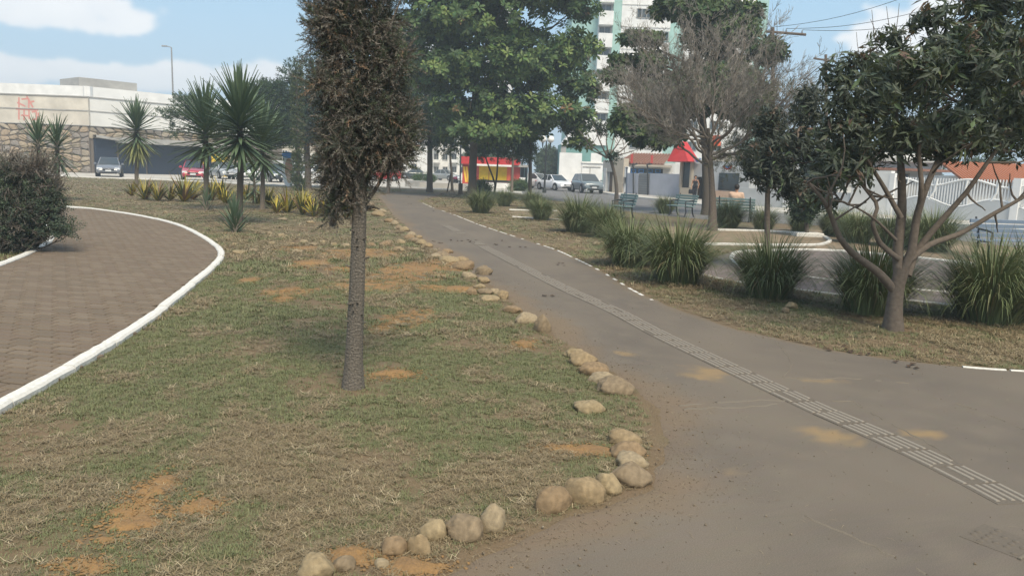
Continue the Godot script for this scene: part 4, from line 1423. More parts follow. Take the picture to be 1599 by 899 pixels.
func build_plants() -> void:
	R.seed = 303
	M.yucca = []
	for c in [Color(0.075, 0.115, 0.07), Color(0.10, 0.145, 0.08), Color(0.21, 0.22, 0.085)]:
		var m := leafy(0.3)
		m.albedo_color = c.linear_to_srgb()
		M.yucca.append(m)
	# yuccas of the left bed
	yucca(212, 300, 192, 42, 230, "tall yucca with a skirt of hanging yellowing leaves beside the grey sedan", M.pale_bark, 2.75, 0.09, 0.0, 0.3)
	yucca(320, 328, 184, 64, 190, "yucca with a bare pale trunk beside the red hatchback", M.pale_bark, 2.1, 0.085)
	yucca(373, 350, 172, 72, 260, "largest yucca with a dark trunk in the middle of the bed", M.bark, 2.2, 0.085)
	yucca(408, 327, 206, 62, 170, "yucca with a pale trunk right of the largest one", M.pale_bark, 2.1, 0.08, 0.0, 0.0, 409)
	yucca(366, 362, 338, 42, 60, "stemless low yucca on the lawn in front of the bed", M.pale_bark, 1.0, 0.06)
	yucca(322, 330, 312, 26, 30, "small yucca shoot at the foot of a pale trunk", M.pale_bark, 0.8, 0.04)
	yucca(396, 318, 276, 34, 50, "short yucca with arching leaves between two pale trunks", M.pale_bark, 2.3, 0.05)
	yucca(58, 330, 214, 42, 90, "yucca rising behind the left bush, against the stone wall", M.pale_bark, 2.2, 0.08, 26.0)
	yucca(88, 330, 218, 42, 90, "yucca behind the left bush, nearer the grey sedan", M.pale_bark, 2.4, 0.08, 27.0)
	yucca(513, 345, 322, 26, 40, "small yucca beside the leaning dry stem under the cypress", M.pale_bark, 1.0, 0.04)
	var ls := thing("dry_stem", "short leaning dry stem beside the small yucca under the cypress", "stem", gp(519, 351))
	wpart("stem", trunk_tube([gp(519, 351), at(521, 330, 18.9), at(528, 300, 18.9)], 0.07, 0.045, 9), M.pale_bark, ls)
	# golden bromeliads
	var rng: Array = []
	for k in 3:
		var mb := MB.new()
		for i in 46:
			var c := Color(0.20, 0.18, 0.05).lerp(Color(0.42, 0.33, 0.04), R.randf())
			if R.randf() < 0.28: c = Color(0.17, 0.10, 0.055)
			if R.randf() < 0.3: c = Color(0.10, 0.12, 0.045)
			mb.col = c
			strap(mb, R.randf() * TAU, R.randf_range(0.1, 1.0), R.randf_range(0.7, 1.1), R.randf_range(0.05, 0.09), R.randf_range(0.2, 1.1), 0.03)
		rng.append(mb.mesh())
	var bro := 0
	var BW := ["in front of the skirted yucca beside the grey sedan", "with rusty outer leaves in front of the red hatchback", "left of the rusty-leaved one by the red hatchback", "behind the low stemless yucca", "at the foot of the largest yucca's dark trunk", "between the largest yucca and the short arching one", "first of the golden group beside the cypress", "second of the golden group beside the cypress", "third of the golden group beside the cypress", "fourth of the golden group beside the cypress", "right of the cypress trunk beside the small yucca", "right of the rusty-leaved one by the red hatchback", "outermost in the bed towards the grey sedan", "at the foot of the pale-trunked yucca right of the largest", "behind the golden group beside the cypress", "between the skirted yucca and the red hatchback", "beside the bare pale trunk of the yucca by the red hatchback", "fifth of the golden group beside the cypress", "sixth of the golden group beside the cypress", "under the short yucca with arching leaves", "left of the leaning dry stem"]
	for q in [[226, 312, 26], [286, 315, 32], [265, 313, 22], [345, 312, 28], [352, 318, 22], [385, 312, 22], [432, 333, 20], [448, 332, 28], [472, 335, 30], [490, 338, 26], [540, 342, 24], [300, 312, 24], [205, 306, 18], [420, 322, 22], [460, 326, 22], [246, 314, 24], [330, 313, 24], [480, 330, 24], [505, 334, 24], [402, 318, 20], [525, 338, 22]]:
		var p := gp(q[0], q[1])
		var o := part("bromeliad", rng[R.randi() % 3], M.grass, self)
		o.set_meta("kind", "object")
		o.position = p
		o.rotation.y = R.randf() * TAU
		o.scale = Vector3.ONE * (q[2] * 1.55 * -p.z / FOCAL)
		bro += 1
		tag(o, "golden-leaved bromeliad %s" % BW[bro - 1], "plant", "golden bromeliads under the yuccas")
	# strappy green clumps
	var cm: Array = []
	for k in 4: cm.append(clump_mesh(1700 if k < 2 else 900)[0])
	for q in [[750, 333, 36, "round strappy clump at the foot of the large dark-trunked tree"], [787, 322, 26, "strappy clump beside the forked tree in front of the kiosk"], [845, 344, 34, "small upright strappy clump near the lamp post"], [832, 326, 28, "strappy clump tucked behind a small upright one near the lamp"], [905, 364, 56, "broad strappy clump in front of the parked car"], [948, 372, 52, "strappy clump against the half-hidden green bench"], [1040, 334, 28, "strappy clump left of the green bench before the bar"], [985, 418, 76, "pale-tipped strappy clump behind the widest one"], [1062, 445, 100, "widest strappy clump with arching outer leaves beside the path"], [1208, 468, 98, "strappy clump around the thin trunk of the smaller dark-leaved tree"], [1140, 356, 42, "strappy clump in front of the person sitting on a bench"], [1196, 360, 40, "strappy clump right of the bare tree in the planted bed"], [1252, 362, 36, "strappy clump left of the whitewashed small tree"], [1305, 368, 42, "strappy clump right of the whitewashed small tree"], [1345, 380, 50, "strappy clump at the kerb bend of the planted bed"], [1395, 385, 54, "strappy clump behind the left limbs of the mango tree"], [1465, 394, 66, "large strappy clump in front of the white wall and fence"], [1372, 494, 118, "dark strappy clump directly behind the mango trunk"], [1562, 508, 132, "tall dark strappy clump in front of the blue-grey bench"], [1625, 500, 120, "strappy clump beyond the end of the blue-grey bench"], [1330, 372, 40, "small strappy clump between two larger ones at the bed kerb"], [1430, 388, 50, "strappy clump behind the right limbs of the mango tree"]]:
		var p := gp(q[0], q[1])
		var k := -p.z / FOCAL
		p.z -= 0.25 * q[2] * k
		var o := part("grass_clump", cm[R.randi() % (2 if q[2] > 60 else 4)], M.grass, self)
		o.position = p
		o.rotation.y = R.randf() * TAU
		o.scale = Vector3(1.0, 1.12, 1.0) * q[2] * k * 1.12
		tag(o, q[3], "plant", "strappy green clumps beside the paths")
	# the dense bush on the left
	var d := 12.4
	var foot := at(20, 392, d)
	foot.y = 0.0
	var t := thing("bush", "dense dark bush with a brown dry top beside the white kerb", "bush", foot)
	var bb := [pb(25, 318, d, 48, 40), pb(-5, 285, d, 40, 24), pb(70, 310, d, 18, 28), pb(40, 352, d, 38, 26), pb(-45, 325, d, 60, 50), pb(82, 330, d, 12, 14), pb(10, 365, d, 40, 22), pb(106, 358, d, 12, 7), pb(90, 362, d, 12, 8)]
	for q in bb:
		var mb := MB.new()
		for i in 5:
			limb(mb, foot + Vector3(R.randf_range(-0.3, 0.3), 0, R.randf_range(-0.2, 0.2)), q[0] + unit_dir() * q[1] * 0.9, 0.014, 0.004, 5, 0.08, 4)
		wpart("branches", mb, M.twig, t, true)
	var tiny := sprig_fine(26, 0.24, 0.042, 0.022)
	var bare := sprig_bare(14, 0.22)
	crown(t, "foliage", tiny, M.leaf, bb, 3000, 0.6, 1.0, [[Color(0.075, 0.1, 0.07), 5], [Color(0.095, 0.125, 0.08), 3], [Color(0.055, 0.066, 0.054), 3]], 0.15, -0.2, 1.4)
	crown(t, "dry_twigs", bare, M.dull, [pb(0, 268, d, 50, 30), pb(55, 272, d, 30, 26), pb(75, 300, d, 18, 34), pb(40, 255, d, 34, 18), pb(20, 340, d, 60, 50)], 950, 0.6, 1.1, [[Color(0.19, 0.16, 0.135), 3], [Color(0.14, 0.13, 0.11), 3]], 0.1, -0.2)
	# shrubs at the kiosk
	for q in [[748, 300, 10, 9, "leafy green shrub in front of the kiosk window"], [660, 284, 16, 5, "clipped hedge in the long planter"], [810, 295, 10, 6, "low shrub beside the kiosk steps"]]:
		var g := gp(q[0], q[1] + 3)
		var dd := minf(-g.z, 72.0)
		var base := at(q[0], q[1] + 3, dd)
		base.y = 0.0
		var s := thing("shrub", q[4], "shrub", base)
		var st := MB.new()
		limb(st, base, at(q[0], q[1], dd), 0.05, 0.02)
		wpart("stem", st, M.bark, s)
		crown(s, "foliage", tiny, M.leaf, [pb(q[0], q[1], dd, q[2], q[3])], 260, 2.0, 3.0, [[Color(0.05, 0.085, 0.03), 2], [Color(0.085, 0.13, 0.045), 2]])

# ---------------------------------------------------------------- facades: a plane through two ground points, filled from pixel rectangles
func facade(a: Vector3, b: Vector3) -> Transform3D:
	a.y = 0.0
	b.y = 0.0
	var x := (b - a).normalized()
	return Transform3D(Basis(x, Vector3.UP, x.cross(Vector3.UP)), a)

func fpx(T: Transform3D, px: float, py: float) -> Vector2:
	var eye := Vector3(0, EYE, 0)
	var r := ray(px, py)
	var n := T.basis.z
	var q := T.affine_inverse() * (eye + r * ((T.origin - eye).dot(n) / r.dot(n)))
	return Vector2(q.x, q.y)

func fbox(mb: MB, T: Transform3D, u0: float, u1: float, y0: float, y1: float, z0: float, z1: float) -> void:
	mb.box(Vector3((u0 + u1) * 0.5, (y0 + y1) * 0.5, (z0 + z1) * 0.5), Vector3(absf(u1 - u0), absf(y1 - y0), absf(z1 - z0)), T)

func frect(mb: MB, T: Transform3D, x0: float, y0: float, x1: float, y1: float, z0: float, z1: float, to_ground := false) -> void:
	var a := fpx(T, x0, (y0 + y1) * 0.5).x
	var b := fpx(T, x1, (y0 + y1) * 0.5).x
	var hi := fpx(T, (x0 + x1) * 0.5, y0).y
	var lo := -0.05 if to_ground else fpx(T, (x0 + x1) * 0.5, y1).y
	fbox(mb, T, a, b, lo, hi, z0, z1)

func wall(called: String, T: Transform3D, x0: float, y0: float, x1: float, y1: float, z0: float, z1: float, m: Material, parent: Node3D, to_ground := false) -> MeshInstance3D:
	var mb := MB.new()
	frect(mb, T, x0, y0, x1, y1, z0, z1, to_ground)
	return wpart(called, mb, m, parent)

# a window: frame standing proud, panes set back in it
func window(T: Transform3D, u0: float, u1: float, y0: float, y1: float, z: float, panes: int, frame_m: Material, parent: Node3D) -> void:
	var f := MB.new()
	var w := 0.07
	fbox(f, T, u0, u1, y1 - w, y1, z - 0.02, z + 0.07)
	fbox(f, T, u0, u1, y0, y0 + w, z - 0.02, z + 0.1)
	for i in panes + 1:
		var u := lerpf(u0 + w * 0.5, u1 - w * 0.5, float(i) / panes)
		fbox(f, T, u - w * 0.5, u + w * 0.5, y0 + w, y1 - w, z - 0.02, z + 0.06)
	var o := wpart("window", f, frame_m, parent)
	for i in panes:
		var g := MB.new()
		fbox(g, T, lerpf(u0 + w, u1 - w, (i + 0.06) / panes), lerpf(u0 + w, u1 - w, (i + 0.94) / panes), y0 + w, y1 - w, z - 0.01, z + 0.012)
		var gl := part("pane", g, M.glass, o)
		gl.transform = Transform3D()

func winpx(T: Transform3D, x0: float, y0: float, x1: float, y1: float, z: float, panes: int, frame_m: Material, parent: Node3D) -> void:
	var ym := (y0 + y1) * 0.5
	window(T, fpx(T, x0, ym).x, fpx(T, x1, ym).x, fpx(T, (x0 + x1) * 0.5, y1).y, fpx(T, (x0 + x1) * 0.5, y0).y, z, panes, frame_m, parent)

func stroke(T: Transform3D, pts: Array, w: float, z: float, m: Material, parent: Node3D, called: String) -> void:
	var mb := MB.new()
	for i in pts.size() - 1:
		var a := fpx(T, pts[i][0], pts[i][1])
		var b := fpx(T, pts[i + 1][0], pts[i + 1][1])
		var s := (b - a).normalized().orthogonal() * w
		var q: Array = []
		for v in [a - s, b - s, b + s, a + s]: q.append(T * Vector3(v.x, v.y, z + i * 0.001))
		mb.quad(q[0], q[1], q[2], q[3])
	wpart(called, mb, m, parent)

# rubble masonry: every stone its own, edges chamfered, joints recessed
func rubble(T: Transform3D, u0: float, u1: float, y0: float, y1: float, size: float, parent: Node3D, hole = null) -> void:
	var nu := int((u1 - u0) / (size * 1.25))
	var nv := int((y1 - y0) / (size * 0.8))
	if nu < 1 or nv < 1: return
	var pt := func(i: int, j: int) -> Vector2:
		var du := 0.0 if i == 0 or i == nu else 0.34 * sin(i * 12.9 + j * 78.2) + 0.2 * sin(j * 3.1)
		var dv := 0.0 if j == 0 or j == nv else 0.30 * sin(i * 39.3 + j * 11.1)
		return Vector2(u0 + (u1 - u0) * (i + du) / nu, y0 + (y1 - y0) * (j + dv) / nv)
	for j in nv:
		for i in nu:
			var q: Array = [pt.call(i, j), pt.call(i + 1, j), pt.call(i + 1, j + 1), pt.call(i, j + 1)]
			var c: Vector2 = (q[0] + q[1] + q[2] + q[3]) / 4.0
			if hole != null and c.x > hole[0] and c.x < hole[1] and c.y < hole[2]: continue
			# eight-cornered outline inside the cell
			var ring: Array = []
			for k in 4:
				var p: Vector2 = q[k].lerp(c, 0.09)
				var nx: Vector2 = q[(k + 1) % 4].lerp(c, 0.09)
				ring.append(p.lerp(nx, R.randf_range(0.12, 0.3)))
				ring.append(p.lerp(nx, R.randf_range(0.68, 0.86)))
			var z := R.randf_range(0.06, 0.15)
			var mb := MB.new()
			for k in 8:
				var a: Vector2 = ring[k]
				var b: Vector2 = ring[(k + 1) % 8]
				var ai := a.lerp(c, 0.17)
				var bi := b.lerp(c, 0.17)
				mb.quad(T * Vector3(a.x, a.y, 0), T * Vector3(b.x, b.y, 0), T * Vector3(bi.x, bi.y, z), T * Vector3(ai.x, ai.y, z))
				mb.tri(T * Vector3(c.x, c.y, z + 0.03), T * Vector3(ai.x, ai.y, z), T * Vector3(bi.x, bi.y, z))
			wpart("stone", mb, M.rubble[R.randi() % 5], parent)

func letters(text: String, size: float, deep: float) -> TextMesh:
	var tm := TextMesh.new()
	var f := SystemFont.new()
	f.font_names = PackedStringArray(["Droid Serif", "Droid Sans"])
	f.font_italic = true
	tm.font = f
	tm.text = text
	tm.font_size = 32
	tm.pixel_size = size / 32.0
	tm.depth = deep
	return tm

func build_far() -> void:
	R.seed = 404
	# streets
	street_poly = poly([[815, 303], [870, 314], [950, 327], [1040, 337], [1130, 345], [1300, 353], [1430, 368], [1520, 378], [1700, 400], [1720, 372], [1599, 362], [1450, 349], [1300, 338], [1150, 328], [1061, 316], [975, 307], [930, 300], [862, 291], [815, 290]])
	sheet("street", street_poly, 0.005, M.asphalt, self)
	fore_poly = poly([[-110, 272], [100, 276.5], [250, 281.5], [330, 285], [450, 291], [600, 292], [720, 297.5], [815, 303], [815, 284], [600, 277], [440, 276], [140, 263], [-110, 256]])
	sheet("forecourt", fore_poly, 0.004, M.pavement, self)
	sheet("pavement", poly([[1720, 372], [1599, 362], [1450, 349], [1300, 338], [1150, 328], [1061, 316], [975, 307], [930, 300], [862, 291], [862, 284], [940, 290], [1061, 308], [1160, 318], [1640, 352], [1720, 360]]), 0.1, M.pavement, self)
	var sk := setting("street_kerb")
	kerb_row(sk, [[1720, 372], [1599, 362], [1450, 349], [1300, 338], [1150, 328], [1061, 316], [975, 307], [930, 300], [862, 291]], 0.14, 0.115, 2.5, M.kerb, 0.0, 0.01)
	kerb_row(sk, [[-60, 271], [100, 276.5], [250, 281.5], [330, 285], [450, 291], [600, 292], [720, 297.5], [815, 303]], 0.16, 0.1, 3.0, M.kerb, 0.0, 0.01)
	# ---- building over the stone wall on the left
	var A := at(-110, 262, 72.0)
	var C := at(138, 268, 72.0)
	var E := at(470, 285, 90.0)
	var TL := facade(A, C)
	var TR := facade(C, E)
	var b := thing("white_building", "long white building raised on a rubble stone wall, with faded red graffiti", "building", Vector3(C.x, 0, C.z))
	var lt := fpx(TL, 60, 193).y
	var rt := fpx(TR, 200, 202).y
	var ul := fpx(TL, 138, 200).x
	var ur := fpx(TR, 440, 230).x
	var mb := MB.new()
	fbox(mb, TL, 0, ul - 0.02, -0.1, lt, -0.6, 0.0)
	wpart("wall_core", mb, M.rubble_mortar, b)
	mb = MB.new()
	fbox(mb, TR, 0, ur, -0.1, lt, -0.6, 0.0)
	wpart("wall_core", mb, M.rubble_mortar, b)
	rubble(TL, 3.5, ul - 0.01, 0.0, lt - 0.02, 0.62, b)
	var g0 := fpx(TR, 145, 240).x
	var g1 := fpx(TR, 335, 250).x
	rubble(TR, 0.02, ur * 0.75, 0.0, lt - 0.02, 0.62, b, [g0 - 0.3, g1, fpx(TR, 240, 222).y])
	# upper walls, seam ledges and parapets
	for s in [[TL, 0.0, ul + 0.1, M.beige_old], [TR, 0.0, ur, M.white_old]]:
		var T: Transform3D = s[0]
		var p1 := fpx(TL, 60, 149).y
		var p2 := fpx(TL, 60, 131).y
		mb = MB.new()
		fbox(mb, T, s[1], s[2], lt, p1, -8.0, 0.12)
		wpart("upper_wall", mb, s[3], b)
		mb = MB.new()
		fbox(mb, T, s[1], s[2], p1, p1 + 0.09, -8.0, 0.2)
		fbox(mb, T, s[1], s[2], lt - 0.05, lt + 0.02, -0.5, 0.17)
		wpart("ledge", mb, M.concrete, b)
		mb = MB.new()
		fbox(mb, T, s[1], s[2], p1 + 0.09, p2, -8.0, -0.3)
		wpart("parapet", mb, M.white, b)
		var sm := fpx(TL, 60, 170).y
		mb = MB.new()
		fbox(mb, T, s[1], s[2], sm - 0.05, sm + 0.04, 0.12, 0.17)
		wpart("seam", mb, M.concrete, b)
	mb = MB.new()
	fbox(mb, TR, fpx(TR, 141, 140).x, fpx(TR, 232, 140).x, fpx(TR, 190, 150).y, fpx(TR, 190, 132).y + 0.5, -7.0, -2.5)
	wpart("roof_room", mb, M.concrete, b)
	for gr in [[[30, 152], [30, 187]], [[25, 170], [60, 172]], [[34, 155], [45, 154], [46, 186]], [[38, 172], [38, 188]], [[50, 175], [57, 174], [58, 186], [50, 187]], [[33, 180], [46, 181]], [[42, 150], [52, 168]], [[60, 176], [62, 187]], [[27, 160], [40, 166]], [[46, 160], [54, 158]]]:
		stroke(TL, gr, 0.07, 0.125 + R.randf() * 0.004, M.graffiti, b, "graffiti")
	var canopy := MB.new()
	frect(canopy, TR, 178, 219, 345, 227, 0.0, 1.6)
	wpart("canopy", canopy, M.concrete, b)
	var slope := MB.new()
	var ca := fpx(TR, 143, 214)
	var cb := fpx(TR, 180, 220)
	var q0: Array = []
	for zz in [0.0, 0.9]:
		for v in [[ca, 0.0], [cb, 0.0], [cb, 0.22], [ca, 0.22]]: q0.append(TR * Vector3(v[0].x, v[0].y + v[1], zz))
	slope.quad(q0[4], q0[5], q0[6], q0[7]); slope.quad(q0[3], q0[2], q0[6], q0[7]); slope.quad(q0[0], q0[4], q0[5], q0[1])
	wpart("gate_lintel", slope, M.concrete, b)
	for gt in [[146, 217, 181, 272], [185, 226, 226, 274], [229, 228, 330, 277]]:
		var g := wall("garage_gate", TR, gt[0], gt[1], gt[2], gt[3], 0.02, 0.12, M.navy, b, true)
		var top := fpx(TR, (gt[0] + gt[2]) * 0.5, gt[1]).y
		for i in 15:
			var sl := MB.new()
			fbox(sl, TR, fpx(TR, gt[0] + 1, 250).x, fpx(TR, gt[2] - 1, 250).x, top * (i + 0.1) / 15.0, top * (i + 0.82) / 15.0, 0.12, 0.16)
			var so := part("slat", sl, M.navy, g)
			so.transform = Transform3D()
	# low walls and houses in the middle distance
	var T := facade(at(425, 279, 86.0), at(530, 283, 86.0))
	b = thing("garden_wall", "low pale wall with gate posts behind the parked cars", "wall", T.origin)
	wall("wall", T, 425, 252, 530, 282, -0.3, 0.0, M.pale_wall, b, true)
	for x in [470, 488, 500]: wall("gate_post", T, x, 243, x + 4, 282, 0.0, 0.25, M.white_old, b, true)
	wall("lintel", T, 468, 240, 506, 243.5, 0.0, 0.3, M.white_old, b)
	T = facade(at(428, 279, 96.0), at(545, 283, 96.0))
	b = thing("low_house", "low house with a mottled grey front behind the pale garden wall", "building", T.origin)
	wall("wall", T, 428, 218, 545, 282, -8.0, 0.0, M.beige_old, b, true)
	wall("roof", T, 426, 214, 547, 218, -8.3, 0.4, M.old_roof, b)
	for x in [440, 462, 505, 525]: winpx(T, x, 234, x + 9, 252, 0.0, 2, M.white_old, b)
	T = facade(at(585, 279, 108.0), at(668, 281, 108.0))
	b = thing("white_house", "plain white house behind the red car", "building", T.origin)
	wall("wall", T, 585, 205, 668, 281, -9.0, 0.0, M.white, b, true)
	wall("roof_edge", T, 583, 202, 670, 205, -9.0, 0.3, M.concrete, b)
	for x in [595, 618, 642]:
		winpx(T, x, 255, x + 9, 272, 0.0, 2, M.beige, b)
		winpx(T, x, 222, x + 9, 236, 0.0, 2, M.concrete, b)
	T = facade(at(668, 281, 116.0), at(745, 284, 116.0))
	b = thing("apartment_block", "white apartment block with rows of small balconies behind the park trees", "building", T.origin)
	wall("wall", T, 670, 172, 745, 284, -10.0, 0.0, M.white_old, b, true)
	for r in 5:
		for c in 5:
			var x := 677 + c * 14
			var y := 180 + r * 20
			winpx(T, x, y, x + 8, y + 10, 0.0, 2, M.concrete, b)
			if c % 2 == 0: wall("balcony", T, x - 2, y + 9, x + 10, y + 14, 0.0, 0.8, M.white, b)
	T = facade(at(752, 284, 150.0), at(812, 286, 150.0))
	b = thing("far_tower", "distant white tower glimpsed above the tree crowns", "building", T.origin)
	wall("wall", T, 758, -12, 800, 286, -12.0, 0.0, M.white, b, true)
	for r in 10:
		for c in 3: winpx(T, 763 + c * 12, -4 + r * 20, 770 + c * 12, 6 + r * 20, 0.0, 2, M.concrete, b)
	build_tower()
	# ---- white yard wall in front of the tower
	T = facade(at(872, 287, 82.0), at(944, 290, 82.0))
	b = thing("yard_wall", "stepped bright white wall below the green tower", "wall", T.origin)
	wall("high_part", T, 873, 238.5, 908, 290, -0.4, 0.0, M.white, b, true)
	wall("low_part", T, 908, 254, 941, 292, -0.38, -0.003, M.white, b, true)
	wall("cap", T, 908, 252.5, 943, 255, -0.5, 0.12, M.white_old, b)
	wall("pillar", T, 923, 239, 940, 253, -0.36, -0.02, M.white, b)
	wall("door_frame", T, 920.5, 262, 921.5, 290, 0.0, 0.05, M.concrete, b)
	wall("beam", T, 910, 260, 938, 261.2, 0.0, 0.06, M.concrete, b)
	wall("step", T, 874, 286, 895, 300, 0.01, 2.2, M.beige_old, b, true)
	T = facade(at(868, 285, 92.0), at(950, 288, 92.0))
	b = thing("podium", "sea-green low block with a white sloped top at the foot of the tower", "building", T.origin)
	wall("wall", T, 874, 226, 948, 288, -6.0, 0.0, M.teal_dark, b, true)
	var po := MB.new()
	var pv: Array = []
	for v in [[876, 226], [946, 227], [946, 205], [925, 178], [905, 180], [886, 212]]:
		var f := fpx(T, v[0], v[1])
		pv.append(f)
	for i in pv.size():
		var k := (i + 1) % pv.size()
		po.quad(T * Vector3(pv[i].x, pv[i].y, 0.3), T * Vector3(pv[k].x, pv[k].y, 0.3), T * Vector3(pv[k].x, pv[k].y, -5), T * Vector3(pv[i].x, pv[i].y, -5))
	for i in range(1, pv.size() - 1):
		po.tri(T * Vector3(pv[0].x, pv[0].y, 0.3), T * Vector3(pv[i].x, pv[i].y, 0.3), T * Vector3(pv[i + 1].x, pv[i + 1].y, 0.3))
	wpart("sloped_top", po, M.white, b)
	wall("shade_panel", T, 876, 228, 884, 240, 0.01, 0.06, M.concrete, b)
	# ---- beige gateway, grey wall and gate
	T = facade(at(941, 299, 69.0), at(978, 302, 66.5))
	b = thing("gateway", "weathered beige gateway between the white wall and the grey wall", "gateway", T.origin)
	wall("pier", T, 957, 247, 973, 303, -0.6, 0.0, M.beige, b, true)
	wall("side_pier", T, 941.5, 262, 946, 300, -0.6, 0.0, M.pale_wall, b, true)
	wall("lintel", T, 941, 250, 957, 268, -0.5, -0.05, M.concrete, b)
	wall("door", T, 948, 268, 953, 300, -0.4, -0.3, M.wood, b, true)
	wall("return", T, 973, 260, 978, 303, -0.4, -0.1, M.white, b, true)
	winpx(T, 973.3, 276, 977.6, 287, -0.1, 1, M.concrete, b)
	T = facade(gp(977, 303.5), gp(1061, 310))
	b = thing("street_wall", "blue-grey street wall with a slatted gate and bent black pipes", "wall", T.origin)
	wall("wall", T, 977.5, 270, 990, 306, -0.25, 0.0, M.grey_wall, b, true)
	wall("wall", T, 1014, 271, 1061, 308, -0.25, 0.0, M.grey_wall, b, true)
	wall("wall", T, 990, 270.5, 996, 306, -0.25, -0.02, M.grey_wall, b, true)
	var gate := wall("gate", T, 996, 270, 1013, 306, -0.12, -0.08, M.concrete, b, true)
	for i in 9:
		var sl := MB.new()
		frect(sl, T, 996.5, 272 + i * 3.6, 1012.5, 274.2 + i * 3.6, -0.08, -0.03)
		part("slat", sl, M.pole, gate).transform = Transform3D()
	for x in [991.0, 1013.5]:
		var p: Array = []
		for v in [[x, 306], [x, 262], [x - 1, 257], [x + 6, 256]]:
			var f := fpx(T, v[0], v[1])
			p.append(T * Vector3(f.x, maxf(f.y, 0.0), 0.12))
		var pipe := MB.new()
		pipe.tube(p, [0.06, 0.06, 0.06, 0.06], 6)
		wpart("pipe", pipe, M.iron, b)
	T = facade(at(966, 300, 75.0), at(1062, 306, 72.0))
	b = thing("tiled_house", "house with an old reddish tiled roof behind the grey street wall", "building", T.origin)
	wall("wall", T, 972, 254, 1050, 300, -6.0, 0.0, M.white_old, b, true)
	wall("window_band", T, 980, 263, 1035, 285, 0.0, 0.05, M.glass, b)
	for x in [986, 998, 1012, 1024]: winpx(T, x, 264, x + 8, 270, 0.05, 1, M.blue, b)
	var rf := MB.new()
	var ra := fpx(T, 966, 255)
	var rb := fpx(T, 1040, 256)
	var rc := fpx(T, 1036, 239)
	var rd := fpx(T, 970, 238)
	rf.quad(T * Vector3(ra.x, ra.y, 0.6), T * Vector3(rb.x, rb.y, 0.6), T * Vector3(rc.x, rc.y, -3), T * Vector3(rd.x, rd.y, -3))
	rf.quad(T * Vector3(ra.x, ra.y - 0.12, 0.6), T * Vector3(rb.x, rb.y - 0.12, 0.6), T * Vector3(rb.x, rb.y, 0.6), T * Vector3(ra.x, ra.y, 0.6))
	wpart("roof", rf, M.old_roof, b)
	for i in 15:
		var rib := MB.new()
		var t := (i + 0.5) / 15.0
		rib.tube([T * Vector3(lerpf(ra.x, rb.x, t), ra.y + 0.04, 0.62), T * Vector3(lerpf(rd.x, rc.x, t), rd.y + 0.04, -2.98)], [0.09, 0.09], 5)
		wpart("tile_row", rib, M.old_roof, b)
	var cn := MB.new()
	frect(cn, T, 1004, 258, 1050, 261, 0.1, 2.2)
	wpart("awning", cn, M.beige, b)
	wall("red_post", T, 990, 241, 993, 255, 0.7, 0.85, M.red_soft, b)
	wall("red_post", T, 1021, 243, 1024, 255, 0.7, 0.85, M.red_soft, b)
	# ---- bar with the red awning
	T = facade(gp(1061, 311), gp(1168, 318))
	b = thing("bar", "beige street bar with a pointed red awning and bunting", "building", T.origin)
	wall("wall", T, 1078, 277, 1082, 318, -0.55, -0.3, M.pale_wall, b, true)
	wall("wall", T, 1096, 277, 1165, 318, -0.55, -0.3, M.pale_wall, b, true)
	wall("wall", T, 1078, 252, 1165, 277, -0.55, -0.3, M.pale_wall, b)
	wall("side_wall", T, 1061, 252, 1063, 318, -6.0, -0.6, M.pale_wall, b, true)
	wall("side_wall", T, 1163, 252, 1165, 318, -6.0, -0.56, M.pale_wall, b, true)
	wall("back_wall", T, 1061, 252, 1165, 318, -6.2, -6.0, M.pale_wall, b, true)
	wall("ceiling", T, 1061, 249, 1165, 252, -6.2, -0.3, M.beige_old, b)
	wall("corner_wall", T, 1061, 293, 1081, 312, -0.6, 0.0, M.beige, b, true)
	wall("pillar", T, 1061, 252, 1064, 293, -0.4, -0.02, M.beige, b)
	wall("pillar", T, 1077, 252, 1079.5, 293, -0.4, -0.02, M.beige, b)
	var wd := wall("shop_window", T, 1064, 253, 1077, 293, -0.3, -0.2, M.glass, b)
	wd.set_meta("label", "tall dark shop window beside the doorway")
	wall("door", T, 1082, 278, 1083, 313, -1.3, -0.55, M.wood, b, true)
	wall("side_panel", T, 1097, 277, 1099, 314, -0.3, -0.15, M.grey_wall, b, true)
	wall("shop_window", T, 1119, 270, 1150, 297, -0.3, -0.24, M.glass, b)
	wall("dado", T, 1101, 298, 1152, 318, -0.28, -0.1, M.tan_cloth, b, true)
	var aw := MB.new()
	var av: Array = []
	for v in [[1056, 253], [1089, 252.5], [1076, 232], [1069, 221], [1061, 228]]: av.append(fpx(T, v[0], v[1]))
	for i in av.size():
		var k := (i + 1) % av.size()
		aw.quad(T * Vector3(av[i].x, av[i].y, 1.0 if i < 2 else 0.5), T * Vector3(av[k].x, av[k].y, 1.0 if k < 2 else 0.5), T * Vector3(av[k].x, av[k].y, -0.3), T * Vector3(av[i].x, av[i].y, -0.3))
	for i in range(1, av.size() - 1):
		aw.tri(T * Vector3(av[0].x, av[0].y, 1.0), T * Vector3(av[i].x, av[i].y, 1.0 if i < 2 else 0.5), T * Vector3(av[i + 1].x, av[i + 1].y, 0.5))
	wpart("awning", aw, M.red, b)
